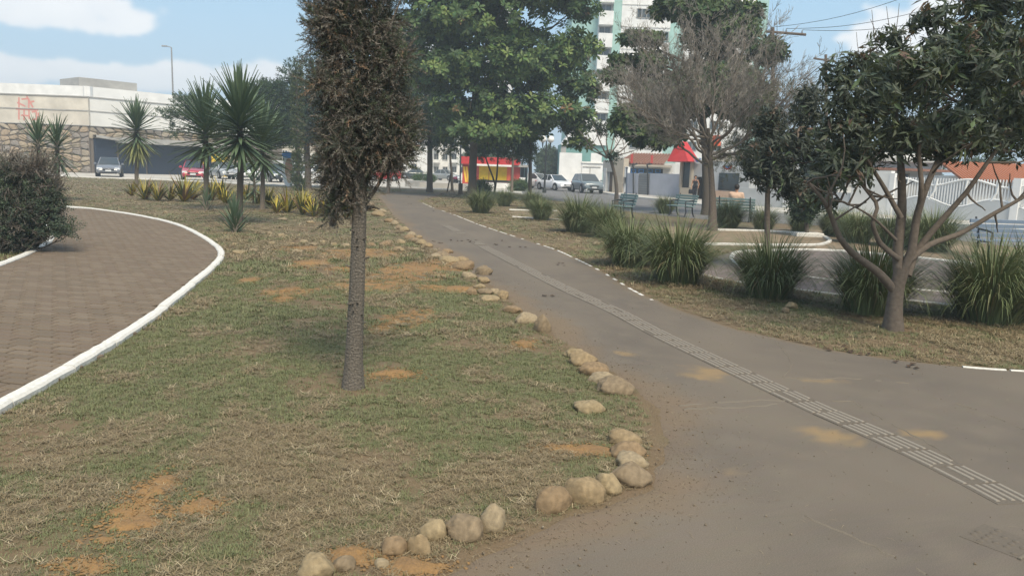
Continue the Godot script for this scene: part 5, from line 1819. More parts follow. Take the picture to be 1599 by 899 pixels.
	for bu in [[1088, 247, 1102, [M.white, M.blue, M.white]], [1131, 259, 1152, [M.white, M.red, M.blue]]]:
		for ring in 3:
			var sw := MB.new()
			var up := PackedVector3Array()
			var dn := PackedVector3Array()
			for i in 13:
				var a := PI * i / 12.0
				var cx := lerpf(bu[0], bu[2], 0.5)
				var hw: float = (bu[2] - bu[0]) * 0.5
				var f0 := fpx(T, cx - cos(a) * hw * (1.0 - ring * 0.3), bu[1] + sin(a) * 9 * (1.0 - ring * 0.3))
				var f1 := fpx(T, cx - cos(a) * hw * (0.72 - ring * 0.3), bu[1] + sin(a) * 9 * (0.72 - ring * 0.3))
				up.append(T * Vector3(f0.x, f0.y, 0.35)); dn.append(T * Vector3(f1.x, f1.y, 0.38))
			sw.grid([up, dn])
			wpart("bunting", sw, bu[3][ring], b)
	var lan := MB.new()
	frect(lan, T, 1121, 212, 1129, 228, 0.2, 0.6)
	wpart("orange_sign", lan, M.orange, b)
	wall("upper_wall", T, 1095, 236, 1165, 252, -6.0, -0.4, M.beige_old, b)
	# ---- white wall with the wavy fence on the right
	T = facade(gp(1150, 322), gp(1690, 360))
	b = thing("fence_wall", "white wall carrying a fence of wavy white rails and upright bars", "wall", T.origin)
	wall("wall", T, 1150, 297, 1330, 332, -0.25, 0.0, M.pale_wall, b, true)
	wall("wall", T, 1330, 266, 1390, 338, -0.3, 0.06, M.white_old, b, true)
	var um := fpx(T, 1390, 320).x
	var ue := fpx(T, 1690, 340).x
	var yw := fpx(T, 1500, 318).y
	var yt := fpx(T, 1500, 281).y
	var base := MB.new()
	var hi := PackedVector3Array()
	var lo := PackedVector3Array()
	var bk := PackedVector3Array()
	for i in 61:
		var u := lerpf(um, ue, i / 60.0)
		var y := yw + 0.2 * sin(u * 1.9)
		hi.append(T * Vector3(u, y, 0.0)); lo.append(T * Vector3(u, -0.05, 0.0)); bk.append(T * Vector3(u, y, -0.25))
	base.grid([lo, hi]); base.grid([hi, bk])
	wpart("wall", base, M.pale_wall, b)
	for rail in 2:
		var p: Array = []
		var rr: Array = []
		for i in 61:
			var u := lerpf(um, ue, i / 60.0)
			p.append(T * Vector3(u, (yw + 0.06 + 0.2 * sin(u * 1.9)) if rail == 0 else (yt - 0.12 + 0.16 * sin(u * 1.9 + 2.2)), -0.1))
			rr.append(0.05)
		var rl := MB.new()
		rl.tube(p, rr, 6)
		wpart("rail", rl, M.white, b)
	var nb := int((ue - um) / 0.13)
	var bar := MB.new()
	bar.box(Vector3.ZERO, Vector3(0.05, yt - yw + 0.1, 0.03))
	var bm := bar.mesh()
	for i in nb:
		var o := part("bar", bm, M.white, b)
		o.transform = b.global_transform.affine_inverse() * T * Transform3D(Basis(), Vector3(um + (i + 0.5) * 0.13, (yw + yt) * 0.5 + 0.02, -0.1))
	for i in 6:
		var cu := MB.new()
		var u := lerpf(um, ue, (i + 0.5) / 6.0)
		cu.tube([T * Vector3(u - 0.25, yw + 0.05, -0.07), T * Vector3(u + 0.02, (yw + yt) * 0.5, -0.07), T * Vector3(u + 0.1, yt, -0.07)], [0.05, 0.05, 0.05], 6)
		wpart("curved_bar", cu, M.white, b)
	wall("column", T, 1580, 278, 1592, 356, -0.3, 0.08, M.white, b, true)
	wall("column", T, 1388, 270, 1396, 342, -0.3, 0.08, M.white, b, true)
	wall("column", T, 1224, 290, 1232, 328, -0.3, 0.05, M.white, b, true)
	# houses behind it
	T = facade(at(1320, 330, 54.0), at(1480, 340, 54.0))
	b = thing("house", "pale two-storey house half hidden by the mango tree", "building", T.origin)
	wall("wall", T, 1310, 238, 1470, 335, -7.0, 0.0, M.white_old, b, true)
	wall("eave", T, 1304, 246, 1476, 252, -7.0, 0.7, M.concrete, b)
	wall("eave", T, 1304, 262, 1476, 266, 0.0, 0.9, M.old_roof, b)
	winpx(T, 1334, 226 + 14, 1350, 246, 0.0, 2, M.beige, b)
	winpx(T, 1400, 270, 1420, 288, 0.0, 2, M.beige, b)
	T = facade(at(1500, 338, 47.0), at(1700, 350, 47.0))
	b = thing("tiled_house", "house with a bright orange tiled roof behind the wavy fence", "building", T.origin)
	wall("wall", T, 1510, 278, 1720, 345, -6.0, 0.0, M.white_old, b, true)
	var r2 := MB.new()
	var e0 := fpx(T, 1490, 281)
	var e1 := fpx(T, 1720, 286)
	r2.quad(T * Vector3(e0.x, e0.y, 0.8), T * Vector3(e1.x, e0.y, 0.8), T * Vector3(e1.x, e0.y + 1.1, -3), T * Vector3(e0.x + 0.6, e0.y + 1.1, -3))
	wpart("roof", r2, M.tile_roof, b)
	for i in 44:
		var rib := MB.new()
		var t := (i + 0.5) / 44.0
		rib.tube([T * Vector3(lerpf(e0.x, e1.x, t), e0.y + 0.05, 0.85), T * Vector3(lerpf(e0.x + 0.6, e1.x, t), e0.y + 1.15, -2.95)], [0.085, 0.085], 6)
		wpart("tile_row", rib, M.tile_roof, b)

func build_tower() -> void:
	var T := facade(at(880, 285, 106.0), at(1200, 300, 106.0))
	var b := thing("apartment_tower", "tall sea-green and white apartment tower with stacked balconies", "building", T.origin)
	var ux := func(px: float) -> float: return fpx(T, px, 60).x
	var top := 46.0
	var spans := [[893, 934, M.teal, -1.2], [934, 956, M.white, -0.6], [956, 969, M.teal, 0.0], [969, 1046, M.white, 0.02], [1046, 1068, M.teal, 0.0], [1068, 1160, M.white, 0.02], [1160, 1176, M.white, -0.4], [1176, 1197, M.teal, 0.0]]
	for s in spans:
		var mb := MB.new()
		fbox(mb, T, ux.call(s[0]), ux.call(s[1]), -0.1, top, -14.0, s[3])
		wpart("wall", mb, s[2], b)
	var y0 := fpx(T, 943, 40).y
	var fl := 2.83
	for k in range(-6, 9):
		var y := y0 + k * fl
		if y < 2.0 or y > top - 3.0: continue
		# balcony boxes with a dark window above each
		var mb := MB.new()
		fbox(mb, T, ux.call(933.5), ux.call(955.5), y, y + 1.75, -0.55, 0.9)
		wpart("balcony", mb, M.white, b)
		window(T, ux.call(935), ux.call(954), y + 1.8, y + 2.8, -0.58, 2, M.concrete, b)
		# grey recess and windows of the white front
		mb = MB.new()
		fbox(mb, T, ux.call(1017), ux.call(1046), y + 1.0, y + 2.4, 0.02, 0.05)
		wpart("panel", mb, M.teal if k % 2 else M.concrete, b)
		window(T, ux.call(992), ux.call(1016), y + 1.15, y + 2.35, 0.03, 3, M.concrete, b)
		window(T, ux.call(1030), ux.call(1044), y + 1.15, y + 2.35, 0.06, 2, M.concrete, b)
		window(T, ux.call(1078), ux.call(1100), y + 1.15, y + 2.35, 0.03, 3, M.concrete, b)
		window(T, ux.call(1118), ux.call(1140), y + 1.15, y + 2.35, 0.03, 3, M.concrete, b)
		mb = MB.new()
		fbox(mb, T, ux.call(1160), ux.call(1176), y + 0.1, y + 1.5, -0.4, 0.7)
		wpart("balcony", mb, M.white, b)
		window(T, ux.call(1161), ux.call(1175), y + 1.6, y + 2.7, -0.38, 1, M.concrete, b)
		mb = MB.new()
		fbox(mb, T, ux.call(969.5), ux.call(1045.5), y - 0.06, y + 0.06, 0.02, 0.09)
		wpart("floor_band", mb, M.white_old, b)
	var cap := MB.new()
	fbox(cap, T, ux.call(890), ux.call(1200), top, top + 1.0, -14.3, 0.3)
	wpart("roof_edge", cap, M.white, b)

# ---------------------------------------------------------------- vehicles
func car(label: String, p: Vector3, fwd: Vector2, L: float, W: float, H: float, kind: String, m: Material) -> void:
	var t := thing("car", label, "car", p, atan2(fwd.x, fwd.y), "cars parked along the streets")
	var w := W * 0.5
	var belt := H * 0.62
	# [z along the length, underside, shoulder height, half width]
	var st := [[-0.5, 0.38, 0.55, 0.84], [-0.49, 0.28, 0.86, 0.92], [-0.42, 0.24, 0.97, 0.98], [-0.2, 0.2, 1.0, 1.0], [0.1, 0.2, 1.0, 1.0], [0.22, 0.2, 0.97, 1.0], [0.36, 0.22, 0.88, 0.98], [0.46, 0.25, 0.78, 0.92], [0.495, 0.3, 0.62, 0.84], [0.5, 0.36, 0.5, 0.78]]
	if kind == "sedan": st[1][2] = 0.92
	if kind == "suv":
		for s in st: s[1] += 0.06
		st[6][2] = 0.96; st[7][2] = 0.9; st[8][2] = 0.74
	var rows: Array = []
	for s in st:
		var z: float = s[0] * L
		var yb: float = s[1]
		var yt: float = s[2] * belt
		var hw: float = s[3] * w
		var r := PackedVector3Array()
		for q in [[-0.86, yb], [-1.0, yb + 0.1], [-1.0, lerpf(yb, yt, 0.7)], [-0.95, yt - 0.02], [-0.8, yt + 0.015], [0.0, yt + 0.05], [0.8, yt + 0.015], [0.95, yt - 0.02], [1.0, lerpf(yb, yt, 0.7)], [1.0, yb + 0.1], [0.86, yb]]:
			r.append(Vector3(q[0] * hw, q[1], z))
		rows.append(r)
	var mb := MB.new()
	var flip := rows.duplicate()
	flip.reverse()
	mb.grid(flip)
	for e in [0, rows.size() - 1]:
		for j in range(1, 9):
			if e == 0: mb.tri(rows[e][0], rows[e][j + 1], rows[e][j])
			else: mb.tri(rows[e][0], rows[e][j], rows[e][j + 1])
		mb.tri(rows[e][0], rows[e][10], rows[e][9])
	part("body", mb, m, t)
	var za := -0.3 if kind == "sedan" else -0.47
	var zb := -0.16 if kind == "sedan" else -0.38
	var zc := 0.04
	var zd := 0.24 if kind != "suv" else 0.26
	var y1 := H
	var gw := w * 0.9
	var rw := w * 0.7
	var yb2 := belt * 0.97
	var P := [Vector3(-gw, yb2, za * L), Vector3(gw, yb2, za * L), Vector3(-rw, y1 - 0.05, zb * L), Vector3(rw, y1 - 0.05, zb * L), Vector3(-rw, y1 - 0.03, zc * L), Vector3(rw, y1 - 0.03, zc * L), Vector3(-gw, yb2, zd * L), Vector3(gw, yb2, zd * L)]
	var roof := MB.new()
	var mz := (zb + zc) * 0.5 * L
	for pr in [[P[2], P[3], zb * L, mz], [P[4], P[5], mz, zc * L]]: pass
	roof.quad(P[3], P[2], P[4] + Vector3(0, 0.02, 0), P[5] + Vector3(0, 0.02, 0))
	roof.quad(P[6], P[7], P[5], P[4]); roof.quad(P[1], P[0], P[2], P[3])
	roof.quad(P[0], P[6], P[4], P[2]); roof.quad(P[7], P[1], P[3], P[5])
	part("cabin", roof, m, t)
	var inset := func(a: Vector3, b: Vector3, c: Vector3, e: Vector3, n: Vector3, k: float) -> MB:
		var g := MB.new()
		var ce := (a + b + c + e) * 0.25
		g.quad(a.lerp(ce, k) + n, b.lerp(ce, k) + n, c.lerp(ce, k) + n, e.lerp(ce, k) + n)
		return g
	part("windscreen", inset.call(P[6], P[7], P[5], P[4], Vector3(0, 0.01, 0.015), 0.1), M.glass, t)
	part("rear_window", inset.call(P[1], P[0], P[2], P[3], Vector3(0, 0.01, -0.015), 0.14), M.glass, t)
	for s in [0, 1]:
		var n := Vector3(-0.015 if s == 0 else 0.015, 0.004, 0)
		var lo0: Vector3 = P[0 + s]
		var lo1: Vector3 = P[6 + s]
		var hi0: Vector3 = P[2 + s]
		var hi1: Vector3 = P[4 + s]
		part("side_window", inset.call(lo0.lerp(lo1, 0.02), lo0.lerp(lo1, 0.5), hi0.lerp(hi1, 0.55), hi0, n, 0.12), M.glass, t)
		part("side_window", inset.call(lo0.lerp(lo1, 0.5), lo1, hi1, hi0.lerp(hi1, 0.55), n, 0.12), M.glass, t)
		var sx := -1.0 if s == 0 else 1.0
		var mi := MB.new()
		mi.bev(Vector3(sx * (w + 0.07), belt + 0.06, zd * L * 0.82), Vector3(0.2, 0.14, 0.1), 0.03)
		part("mirror", mi, m, t)
		var hl := MB.new()
		hl.bev(Vector3(sx * w * 0.68, belt * 0.68, L * 0.475), Vector3(w * 0.42, 0.14, 0.12), 0.03, Transform3D(Basis(Vector3.UP, 0.0), Vector3.ZERO))
		part("headlight", hl, M.headlight, t)
		var tl := MB.new()
		tl.bev(Vector3(sx * w * 0.78, belt * 0.82, -L * 0.492), Vector3(w * 0.24, 0.24, 0.06), 0.02)
		part("tail_light", tl, M.red_soft, t)
		for zz in [-0.3, 0.31]:
			var wr := 0.32 if kind != "suv" else 0.36
			var c := Vector3(sx * (w - 0.09), wr, zz * L)
			var ar := MB.new()
			wheel_disc(ar, c + Vector3(sx * 0.02, 0.03, 0), Vector3.RIGHT, wr * 1.17, 0.16)
			part("wheel_arch", ar, M.dark, t)
			var ty := MB.new()
			wheel_disc(ty, c + Vector3(sx * 0.03, 0, 0), Vector3.RIGHT, wr, 0.2, wr * 0.6)
			var wh := part("wheel", ty, M.tyre, t)
			var rm := MB.new()
			wheel_disc(rm, c + Vector3(sx * 0.04, 0, 0), Vector3.RIGHT, wr * 0.64, 0.16)
			part("rim", rm, M.rim, wh)
	var gr := MB.new()
	gr.bev(Vector3(0, belt * 0.6, L * 0.497), Vector3(w * 0.9, 0.12, 0.05), 0.02)
	part("grille", gr, M.dark, t)
	gr = MB.new()
	gr.bev(Vector3(0, 0.34, L * 0.495), Vector3(w * 1.3, 0.14, 0.06), 0.02)
	part("bumper_intake", gr, M.dark, t)
	for e in [-1, 1]:
		var pl := MB.new()
		pl.box(Vector3(0, 0.5, e * L * 0.508), Vector3(0.4, 0.13, 0.02))
		part("licence_plate", pl, M.plate, t)

func build_street_things() -> void:
	R.seed = 505
	# cars
	car("grey sedan parked in front of the dark garage gate", gp(171, 275.5), Vector2(0.42, 0.9), 4.4, 1.8, 1.55, "sedan", paint(0.13, 0.14, 0.16))
	car("red hatchback parked between two yuccas", gp(303, 281.5), Vector2(0.34, 0.94), 3.9, 1.7, 1.55, "hatch", paint(0.36, 0.035, 0.06))
	car("silver hatchback beside the yellow wall", gp(350, 279), Vector2(0.6, 0.8), 4.0, 1.7, 1.5, "hatch", paint(0.30, 0.32, 0.34))
	car("white hatchback parked behind the largest yucca", gp(383, 281), Vector2(0.5, 0.86), 4.0, 1.7, 1.5, "hatch", paint(0.62, 0.63, 0.64))
	car("dark grey sedan beside the painted face panel", gp(430, 284), Vector2(0.55, 0.83), 4.2, 1.75, 1.5, "sedan", paint(0.045, 0.055, 0.065))
	car("white hatchback beside the leaf-wrapped column tree", gp(487, 285.5), Vector2(-0.55, 0.83), 4.0, 1.75, 1.55, "hatch", paint(0.66, 0.67, 0.68))
	car("bright red hatchback in front of the plain white house", gp(597, 282), Vector2(-0.9, 0.4), 3.9, 1.7, 1.55, "hatch", paint(0.42, 0.018, 0.025))
	car("black sedan beside the red bin", gp(647, 279.5), Vector2(-0.98, 0.15), 4.5, 1.8, 1.5, "sedan", paint(0.012, 0.02, 0.02))
	car("silver sedan behind the pale-trunked tree", gp(694, 281.5), Vector2(0.85, 0.5), 4.4, 1.8, 1.5, "sedan", paint(0.24, 0.26, 0.27))
	car("white sedan beside the lamp post", gp(866, 297), Vector2(0.5, 0.86), 4.3, 1.75, 1.45, "sedan", paint(0.66, 0.67, 0.70))
	car("white car half hidden behind another white car", gp(838, 294), Vector2(0.75, 0.66), 4.3, 1.75, 1.5, "hatch", paint(0.64, 0.65, 0.66))
	car("blue-grey sport utility car in the street by the white wall", gp(916, 301), Vector2(0.2, 0.98), 4.3, 1.8, 1.62, "suv", paint(0.13, 0.165, 0.185))
	# kiosk
	var T := facade(at(720, 293, 72.0), at(826, 296, 72.0))
	var b := thing("kiosk", "yellow and red snack kiosk with a long red sign", "kiosk", T.origin)
	wall("wall", T, 722, 250, 812, 294, -4.0, 0.0, M.red_soft, b, true)
	wall("shutter", T, 748, 259, 763, 283, 0.0, 0.06, M.yellow, b)
	wall("shutter", T, 764, 259, 791.5, 283, 0.0, 0.06, M.yellow, b)
	wall("pillar", T, 791.5, 259, 797, 284, 0.0, 0.14, M.orange, b)
	wall("red_panel", T, 722, 260, 735, 293, 0.0, 0.1, M.red_soft, b, true)
	for x in [724.5, 728.5]:
		stroke(T, [[x, 260], [x + 3.5, 284]], 0.09, 0.11, M.yellow_paint, b, "yellow_stripe")
	var sg := wall("sign", T, 721, 245.5, 801, 257, 0.02, 0.7, M.red, b)
	wall("sign_end", T, 801.5, 247.5, 810.5, 258, 0.02, 0.9, M.red, b)
	wall("ledge", T, 733, 256.5, 800, 259.5, 0.02, 0.9, M.white_old, b)
	for q in [["PC", 728, 251.5, 0.62], ["Pastel", 759, 252, 0.6], ["CHINESE", 786, 252, 0.5]]:
		var tm := part("lettering", letters(q[0], q[3], 0.03), M.yellow_paint, sg)
		var f := fpx(T, q[1], q[2])
		tm.transform = b.global_transform.affine_inverse() * T * Transform3D(Basis(), Vector3(f.x, f.y, 0.725))
	wall("counter", T, 745, 281, 797, 284, 0.1, 0.5, M.iron, b)
	wall("base_wall", T, 756, 285, 797, 297, 0.8, 1.1, M.white_old, b, true)
	wall("glazed_wall", T, 800, 260, 824, 294, -3.0, -0.6, M.glass, b, true)
	for x in [806, 812, 818, 823]: wall("mullion", T, x, 260, x + 1, 293, -0.6, -0.5, M.teal_dark, b, true)
	wall("roof", T, 797, 257, 828, 261, -3.0, 0.6, M.concrete, b)
	wall("serving_block", T, 811, 277, 820, 293, 0.2, 0.9, M.white, b, true)
	# planter and bin
	T = facade(gp(630, 292), gp(722, 296))
	b = thing("planter", "long low concrete planter wall at the pavement edge", "planter", T.origin)
	wall("wall", T, 632, 282, 655, 292, -1.5, 0.0, M.concrete, b, true)
	wall("wall", T, 655, 285.5, 722, 294, -1.5, -0.02, M.pavement, b, true)
	b = thing("bin", "orange-red square litter bin on a low plinth", "bin", gp(671, 285))
	var k := -b.position.z / FOCAL
	var mb := MB.new()
	mb.bev(Vector3(0, 6.5 * k, 0), Vector3(7 * k, 11 * k, 6 * k), 0.03)
	part("box", mb, M.orange, b)
	mb = MB.new()
	mb.bev(Vector3(0, 12.3 * k, 0), Vector3(8 * k, 1.4 * k, 7 * k), 0.03)
	part("lid", mb, M.red_soft, b)
	mb = MB.new()
	mb.bev(Vector3(0, 0.4 * k, 0), Vector3(8 * k, 1 * k, 7 * k), 0.02)
	part("plinth", mb, M.concrete, b)
	motorbike(gp(710, 292))
	# painted panel with a portrait
	T = facade(gp(440, 291), gp(462, 292))
	b = thing("painted_panel", "upright painted panel with a brown portrait on white and blue", "panel", T.origin)
	for q in [[450, 268, 9.5, 24, M.white, 0.0], [451, 263, 6, 16, M.skin, 0.03], [449, 242, 9, 5, M.blue, 0.02], [452, 277, 4, 9, M.tan_cloth, 0.04]]:
		var el := MB.new()
		var c := fpx(T, q[0], q[1])
		var e := fpx(T, q[0] + q[2], q[1] - q[3])
		for i in 20:
			var a0 := TAU * i / 20
			var a1 := TAU * (i + 1) / 20
			var r := Vector2(absf(e.x - c.x), absf(e.y - c.y))
			var p0 := c + Vector2(cos(a0), sin(a0)) * r
			var p1 := c + Vector2(cos(a1), sin(a1)) * r
			var zf: float = q[5] + 0.03
			el.tri(T * Vector3(c.x, c.y, zf), T * Vector3(p0.x, p0.y, zf), T * Vector3(p1.x, p1.y, zf))
			el.quad(T * Vector3(p0.x, p0.y, zf - 0.03), T * Vector3(p1.x, p1.y, zf - 0.03), T * Vector3(p1.x, p1.y, zf), T * Vector3(p0.x, p0.y, zf))
		wpart("board" if q[5] == 0.0 else "painted_patch", el, q[4], b)
	wall("foot", T, 447, 284, 453, 292, -0.1, 0.0, M.white, b, true)
	T = facade(at(328, 279, 78.0), at(356, 281, 78.0))
	b = thing("yellow_wall", "bright yellow wall panel behind the yuccas", "wall", T.origin)
	wall("panel", T, 330, 240, 353, 276, -0.3, 0.0, M.yellow, b, true)
	wall("cap", T, 329, 238.5, 354, 240.5, -0.4, 0.1, M.white_old, b)
	# lamp post with two globes
	var g := gp(850, 301)
	b = thing("street_lamp", "black lamp post with two round white globes", "street lamp", g)
	var d := -g.z
	var hy := at(851, 218, d).y
	mb = MB.new()
	mb.lathe(Vector3.ZERO, [[0.16, 0], [0.16, 0.25], [0.09, 0.35], [0.07, 0.9], [0.055, hy - 0.5], [0.08, hy - 0.45], [0.05, hy - 0.3], [0.05, hy - 0.1], [0.001, hy - 0.05]], 10)
	part("post", mb, M.iron, b)
	for s in [-1, 1]:
		mb = MB.new()
		var o := Vector3(s * 0.3 + 0.02, hy, 0)
		mb.tube([Vector3(0, hy - 0.9, 0), Vector3(s * 0.2, hy - 0.75, 0), Vector3(s * 0.3 + 0.02, hy - 0.55, 0), o - Vector3(0, 0.22, 0)], [0.04, 0.04, 0.04, 0.07], 7)
		part("arm", mb, M.iron, b)
		mb = MB.new()
		var pr: Array = []
		for i in 11: pr.append([sin(PI * i / 10.0) * 0.28 + 0.001, -cos(PI * i / 10.0) * 0.28])
		mb.lathe(o + Vector3(0, 0.05, 0), pr, 18)
		part("globe", mb, M.lamp_glass, b)
	# poles
	g = gp(718, 304)
	d = -g.z
	b = thing("metal_pole", "slim grey metal pole on a dark concrete stub", "pole", g)
	mb = MB.new()
	mb.tube([Vector3(0, 0.5, 0), at(720, 186, d) - g], [0.05, 0.045], 8)
	part("pole", mb, M.pole, b)
	mb = MB.new()
	mb.bev(Vector3(0.03, 0.35, 0), Vector3(0.26, 0.75, 0.22), 0.02)
	part("stub", mb, M.wood, b)
	g = at(274, 280, 92.0)
	g.y = 0.0
	b = thing("street_light", "tall thin street light above the white building", "street light", g)
	mb = MB.new()
	var tp := at(267, 74, 92.0) - g
	mb.tube([Vector3.ZERO, tp * 0.6, tp], [0.13, 0.1, 0.07], 8)
	part("pole", mb, M.pole, b)
	mb = MB.new()
	mb.tube([tp, tp + Vector3(-0.5, 0.12, 0.1)], [0.05, 0.05], 6)
	mb.bev(tp + Vector3(-0.75, 0.12, 0.1), Vector3(0.6, 0.14, 0.28), 0.04)
	part("lamp_head", mb, M.pole, b)
	g = gp(978, 324)
	d = -g.z
	b = thing("thin_post", "thin blue-grey post at the street edge", "post", g)
	mb = MB.new()
	mb.tube([Vector3.ZERO, at(979, 262, d) - g], [0.04, 0.035], 7)
	part("post", mb, M.grey_wall, b)
	mb = MB.new()
	mb.bev(at(979, 262, d) - g, Vector3(0.12, 0.05, 0.12), 0.01)
	part("cap", mb, M.pole, b)
	var ends: Array = []
	for q in [[1207, 330, 1228, 51, 48.0, 62, "wooden utility pole with a crossarm rising behind the bare tree"], [1290, 330, 1288, 93, 62.0, 34, "second utility pole with a short crossarm behind the mango tree"]]:
		g = at(q[0], q[1], q[4])
		g.y = 0.0
		b = thing("utility_pole", q[6], "utility pole", g)
		var tt := at(q[0], q[3] - 8, q[4]) - g
		mb = MB.new()
		mb.tube([Vector3.ZERO, tt], [0.16, 0.11], 9)
		part("pole", mb, M.wood, b)
		var ca := at(q[2] - q[5] * 0.5, q[3] - 2, q[4]) - g
		var cb := at(q[2] + q[5] * 0.5, q[3] + 3, q[4]) - g
		mb = MB.new()
		mb.tube([ca, cb], [0.085, 0.085], 4)
		part("crossarm", mb, M.wood, b)
		for s in [0.1, 0.5, 0.9]:
			mb = MB.new()
			mb.lathe(ca.lerp(cb, s) + Vector3(0, 0.08, 0), [[0.04, 0], [0.06, 0.06], [0.03, 0.12], [0.05, 0.16], [0.001, 0.2]], 8)
			part("insulator", mb, M.rim, b)
			ends.append(g + ca.lerp(cb, s) + Vector3(0, 0.26, 0))
	for i in 3:
		var e := at([1560, 1590, 1620][i], [-62, -28, -8][i], 30.0)
		mb = MB.new()
		var p: Array = []
		var rr: Array = []
		for s in 15:
			var t := s / 14.0
			p.append(ends[i].lerp(e, t) - Vector3(0, 0.5 * sin(PI * t), 0))
			rr.append(0.016)
		mb.tube(p, rr, 4)
		tag(part("power_line", mb, M.iron, self), "thin power line running from the %s insulator of the utility pole crossarm" % ["left", "middle", "right"][i], "wire", "power lines")
	# benches
	bench(gp(1068, 338), -1.0, 1.25, M.bench, "green slatted bench in front of the bar")
	bench(gp(977, 340), -1.1, 1.1, M.bench, "green slatted bench half hidden by strappy clumps")
	bench(gp(1566, 404), 0.15, 1.7, M.bench_blue, "blue-grey slatted bench at the edge of the court")
	bench(gp(1146, 346), 2.7, 1.5, M.bench, "green slatted bench on which a person sits")
	people()

func motorbike(p: Vector3) -> void:
	var t := thing("motorbike", "dark motorbike parked beside the kiosk", "motorbike", p, 0.7)
	for z in [-0.62, 0.62]:
		var mb := MB.new()
		wheel_disc(mb, Vector3(0, 0.31, z), Vector3.RIGHT, 0.31, 0.11, 0.2)
		var w := part("wheel", mb, M.tyre, t)
		mb = MB.new()
		wheel_disc(mb, Vector3(0, 0.31, z), Vector3.RIGHT, 0.2, 0.03)
		part("rim", mb, M.rim, w)
	var q := MB.new()
	q.bev(Vector3(0, 0.5, -0.02), Vector3(0.28, 0.36, 0.5), 0.06)
	part("engine", q, M.iron, t)
	q = MB.new()
	q.bev(Vector3(0, 0.82, 0.15), Vector3(0.26, 0.22, 0.46), 0.08)
	part("tank", q, paint(0.2, 0.02, 0.05), t)
	q = MB.new()
	q.bev(Vector3(0, 0.8, -0.42), Vector3(0.26, 0.12, 0.7), 0.04)
	part("seat", q, M.dark, t)
	q = MB.new()
	q.tube([Vector3(0, 0.31, 0.62), Vector3(0, 0.7, 0.5), Vector3(0, 1.0, 0.4)], [0.035, 0.035, 0.03], 6)
	q.tube([Vector3(-0.36, 1.06, 0.3), Vector3(0, 1.0, 0.4), Vector3(0.36, 1.06, 0.3)], [0.018, 0.02, 0.018], 6)
	part("fork", q, M.rim, t)
	q = MB.new()
	q.bev(Vector3(0, 0.86, 0.52), Vector3(0.18, 0.18, 0.12), 0.04)
	part("headlight", q, M.headlight, t)

func bench(p: Vector3, turn: float, len: float, m: Material, label: String) -> void:
	var t := thing("bench", label, "bench", p, turn, "slatted park benches")
	for i in 4:
		var mb := MB.new()
		mb.bev(Vector3(0, 0.44, 0.05 + i * 0.105), Vector3(len, 0.035, 0.085), 0.008)
		part("seat_slat", mb, m, t)
	for i in 4:
		var mb := MB.new()
		mb.bev(Vector3(0, 0.54 + i * 0.105, -0.03 - i * 0.03), Vector3(len, 0.085, 0.035), 0.008, Transform3D(Basis(), Vector3.ZERO))
		part("back_slat", mb, m, t)
	for s in [-1, 1]:
		var x: float = s * (len * 0.5 - 0.18)
		var mb := MB.new()
		mb.tube([Vector3(x, 0, -0.12), Vector3(x, 0.2, -0.02), Vector3(x, 0.42, 0.0), Vector3(x, 0.65, -0.07), Vector3(x, 0.95, -0.17)], [0.035, 0.03, 0.03, 0.03, 0.02], 6)
		mb.tube([Vector3(x, 0, 0.42), Vector3(x, 0.2, 0.34), Vector3(x, 0.41, 0.4), Vector3(x, 0.41, 0.0)], [0.035, 0.03, 0.03, 0.03], 6)
		part("leg", mb, M.iron, t)
		mb = MB.new()
		mb.tube([Vector3(x, 0.42, 0.38), Vector3(x, 0.62, 0.4), Vector3(x, 0.66, 0.2), Vector3(x, 0.68, -0.06)], [0.025, 0.025, 0.025, 0.025], 6)
		part("armrest", mb, M.iron, t)

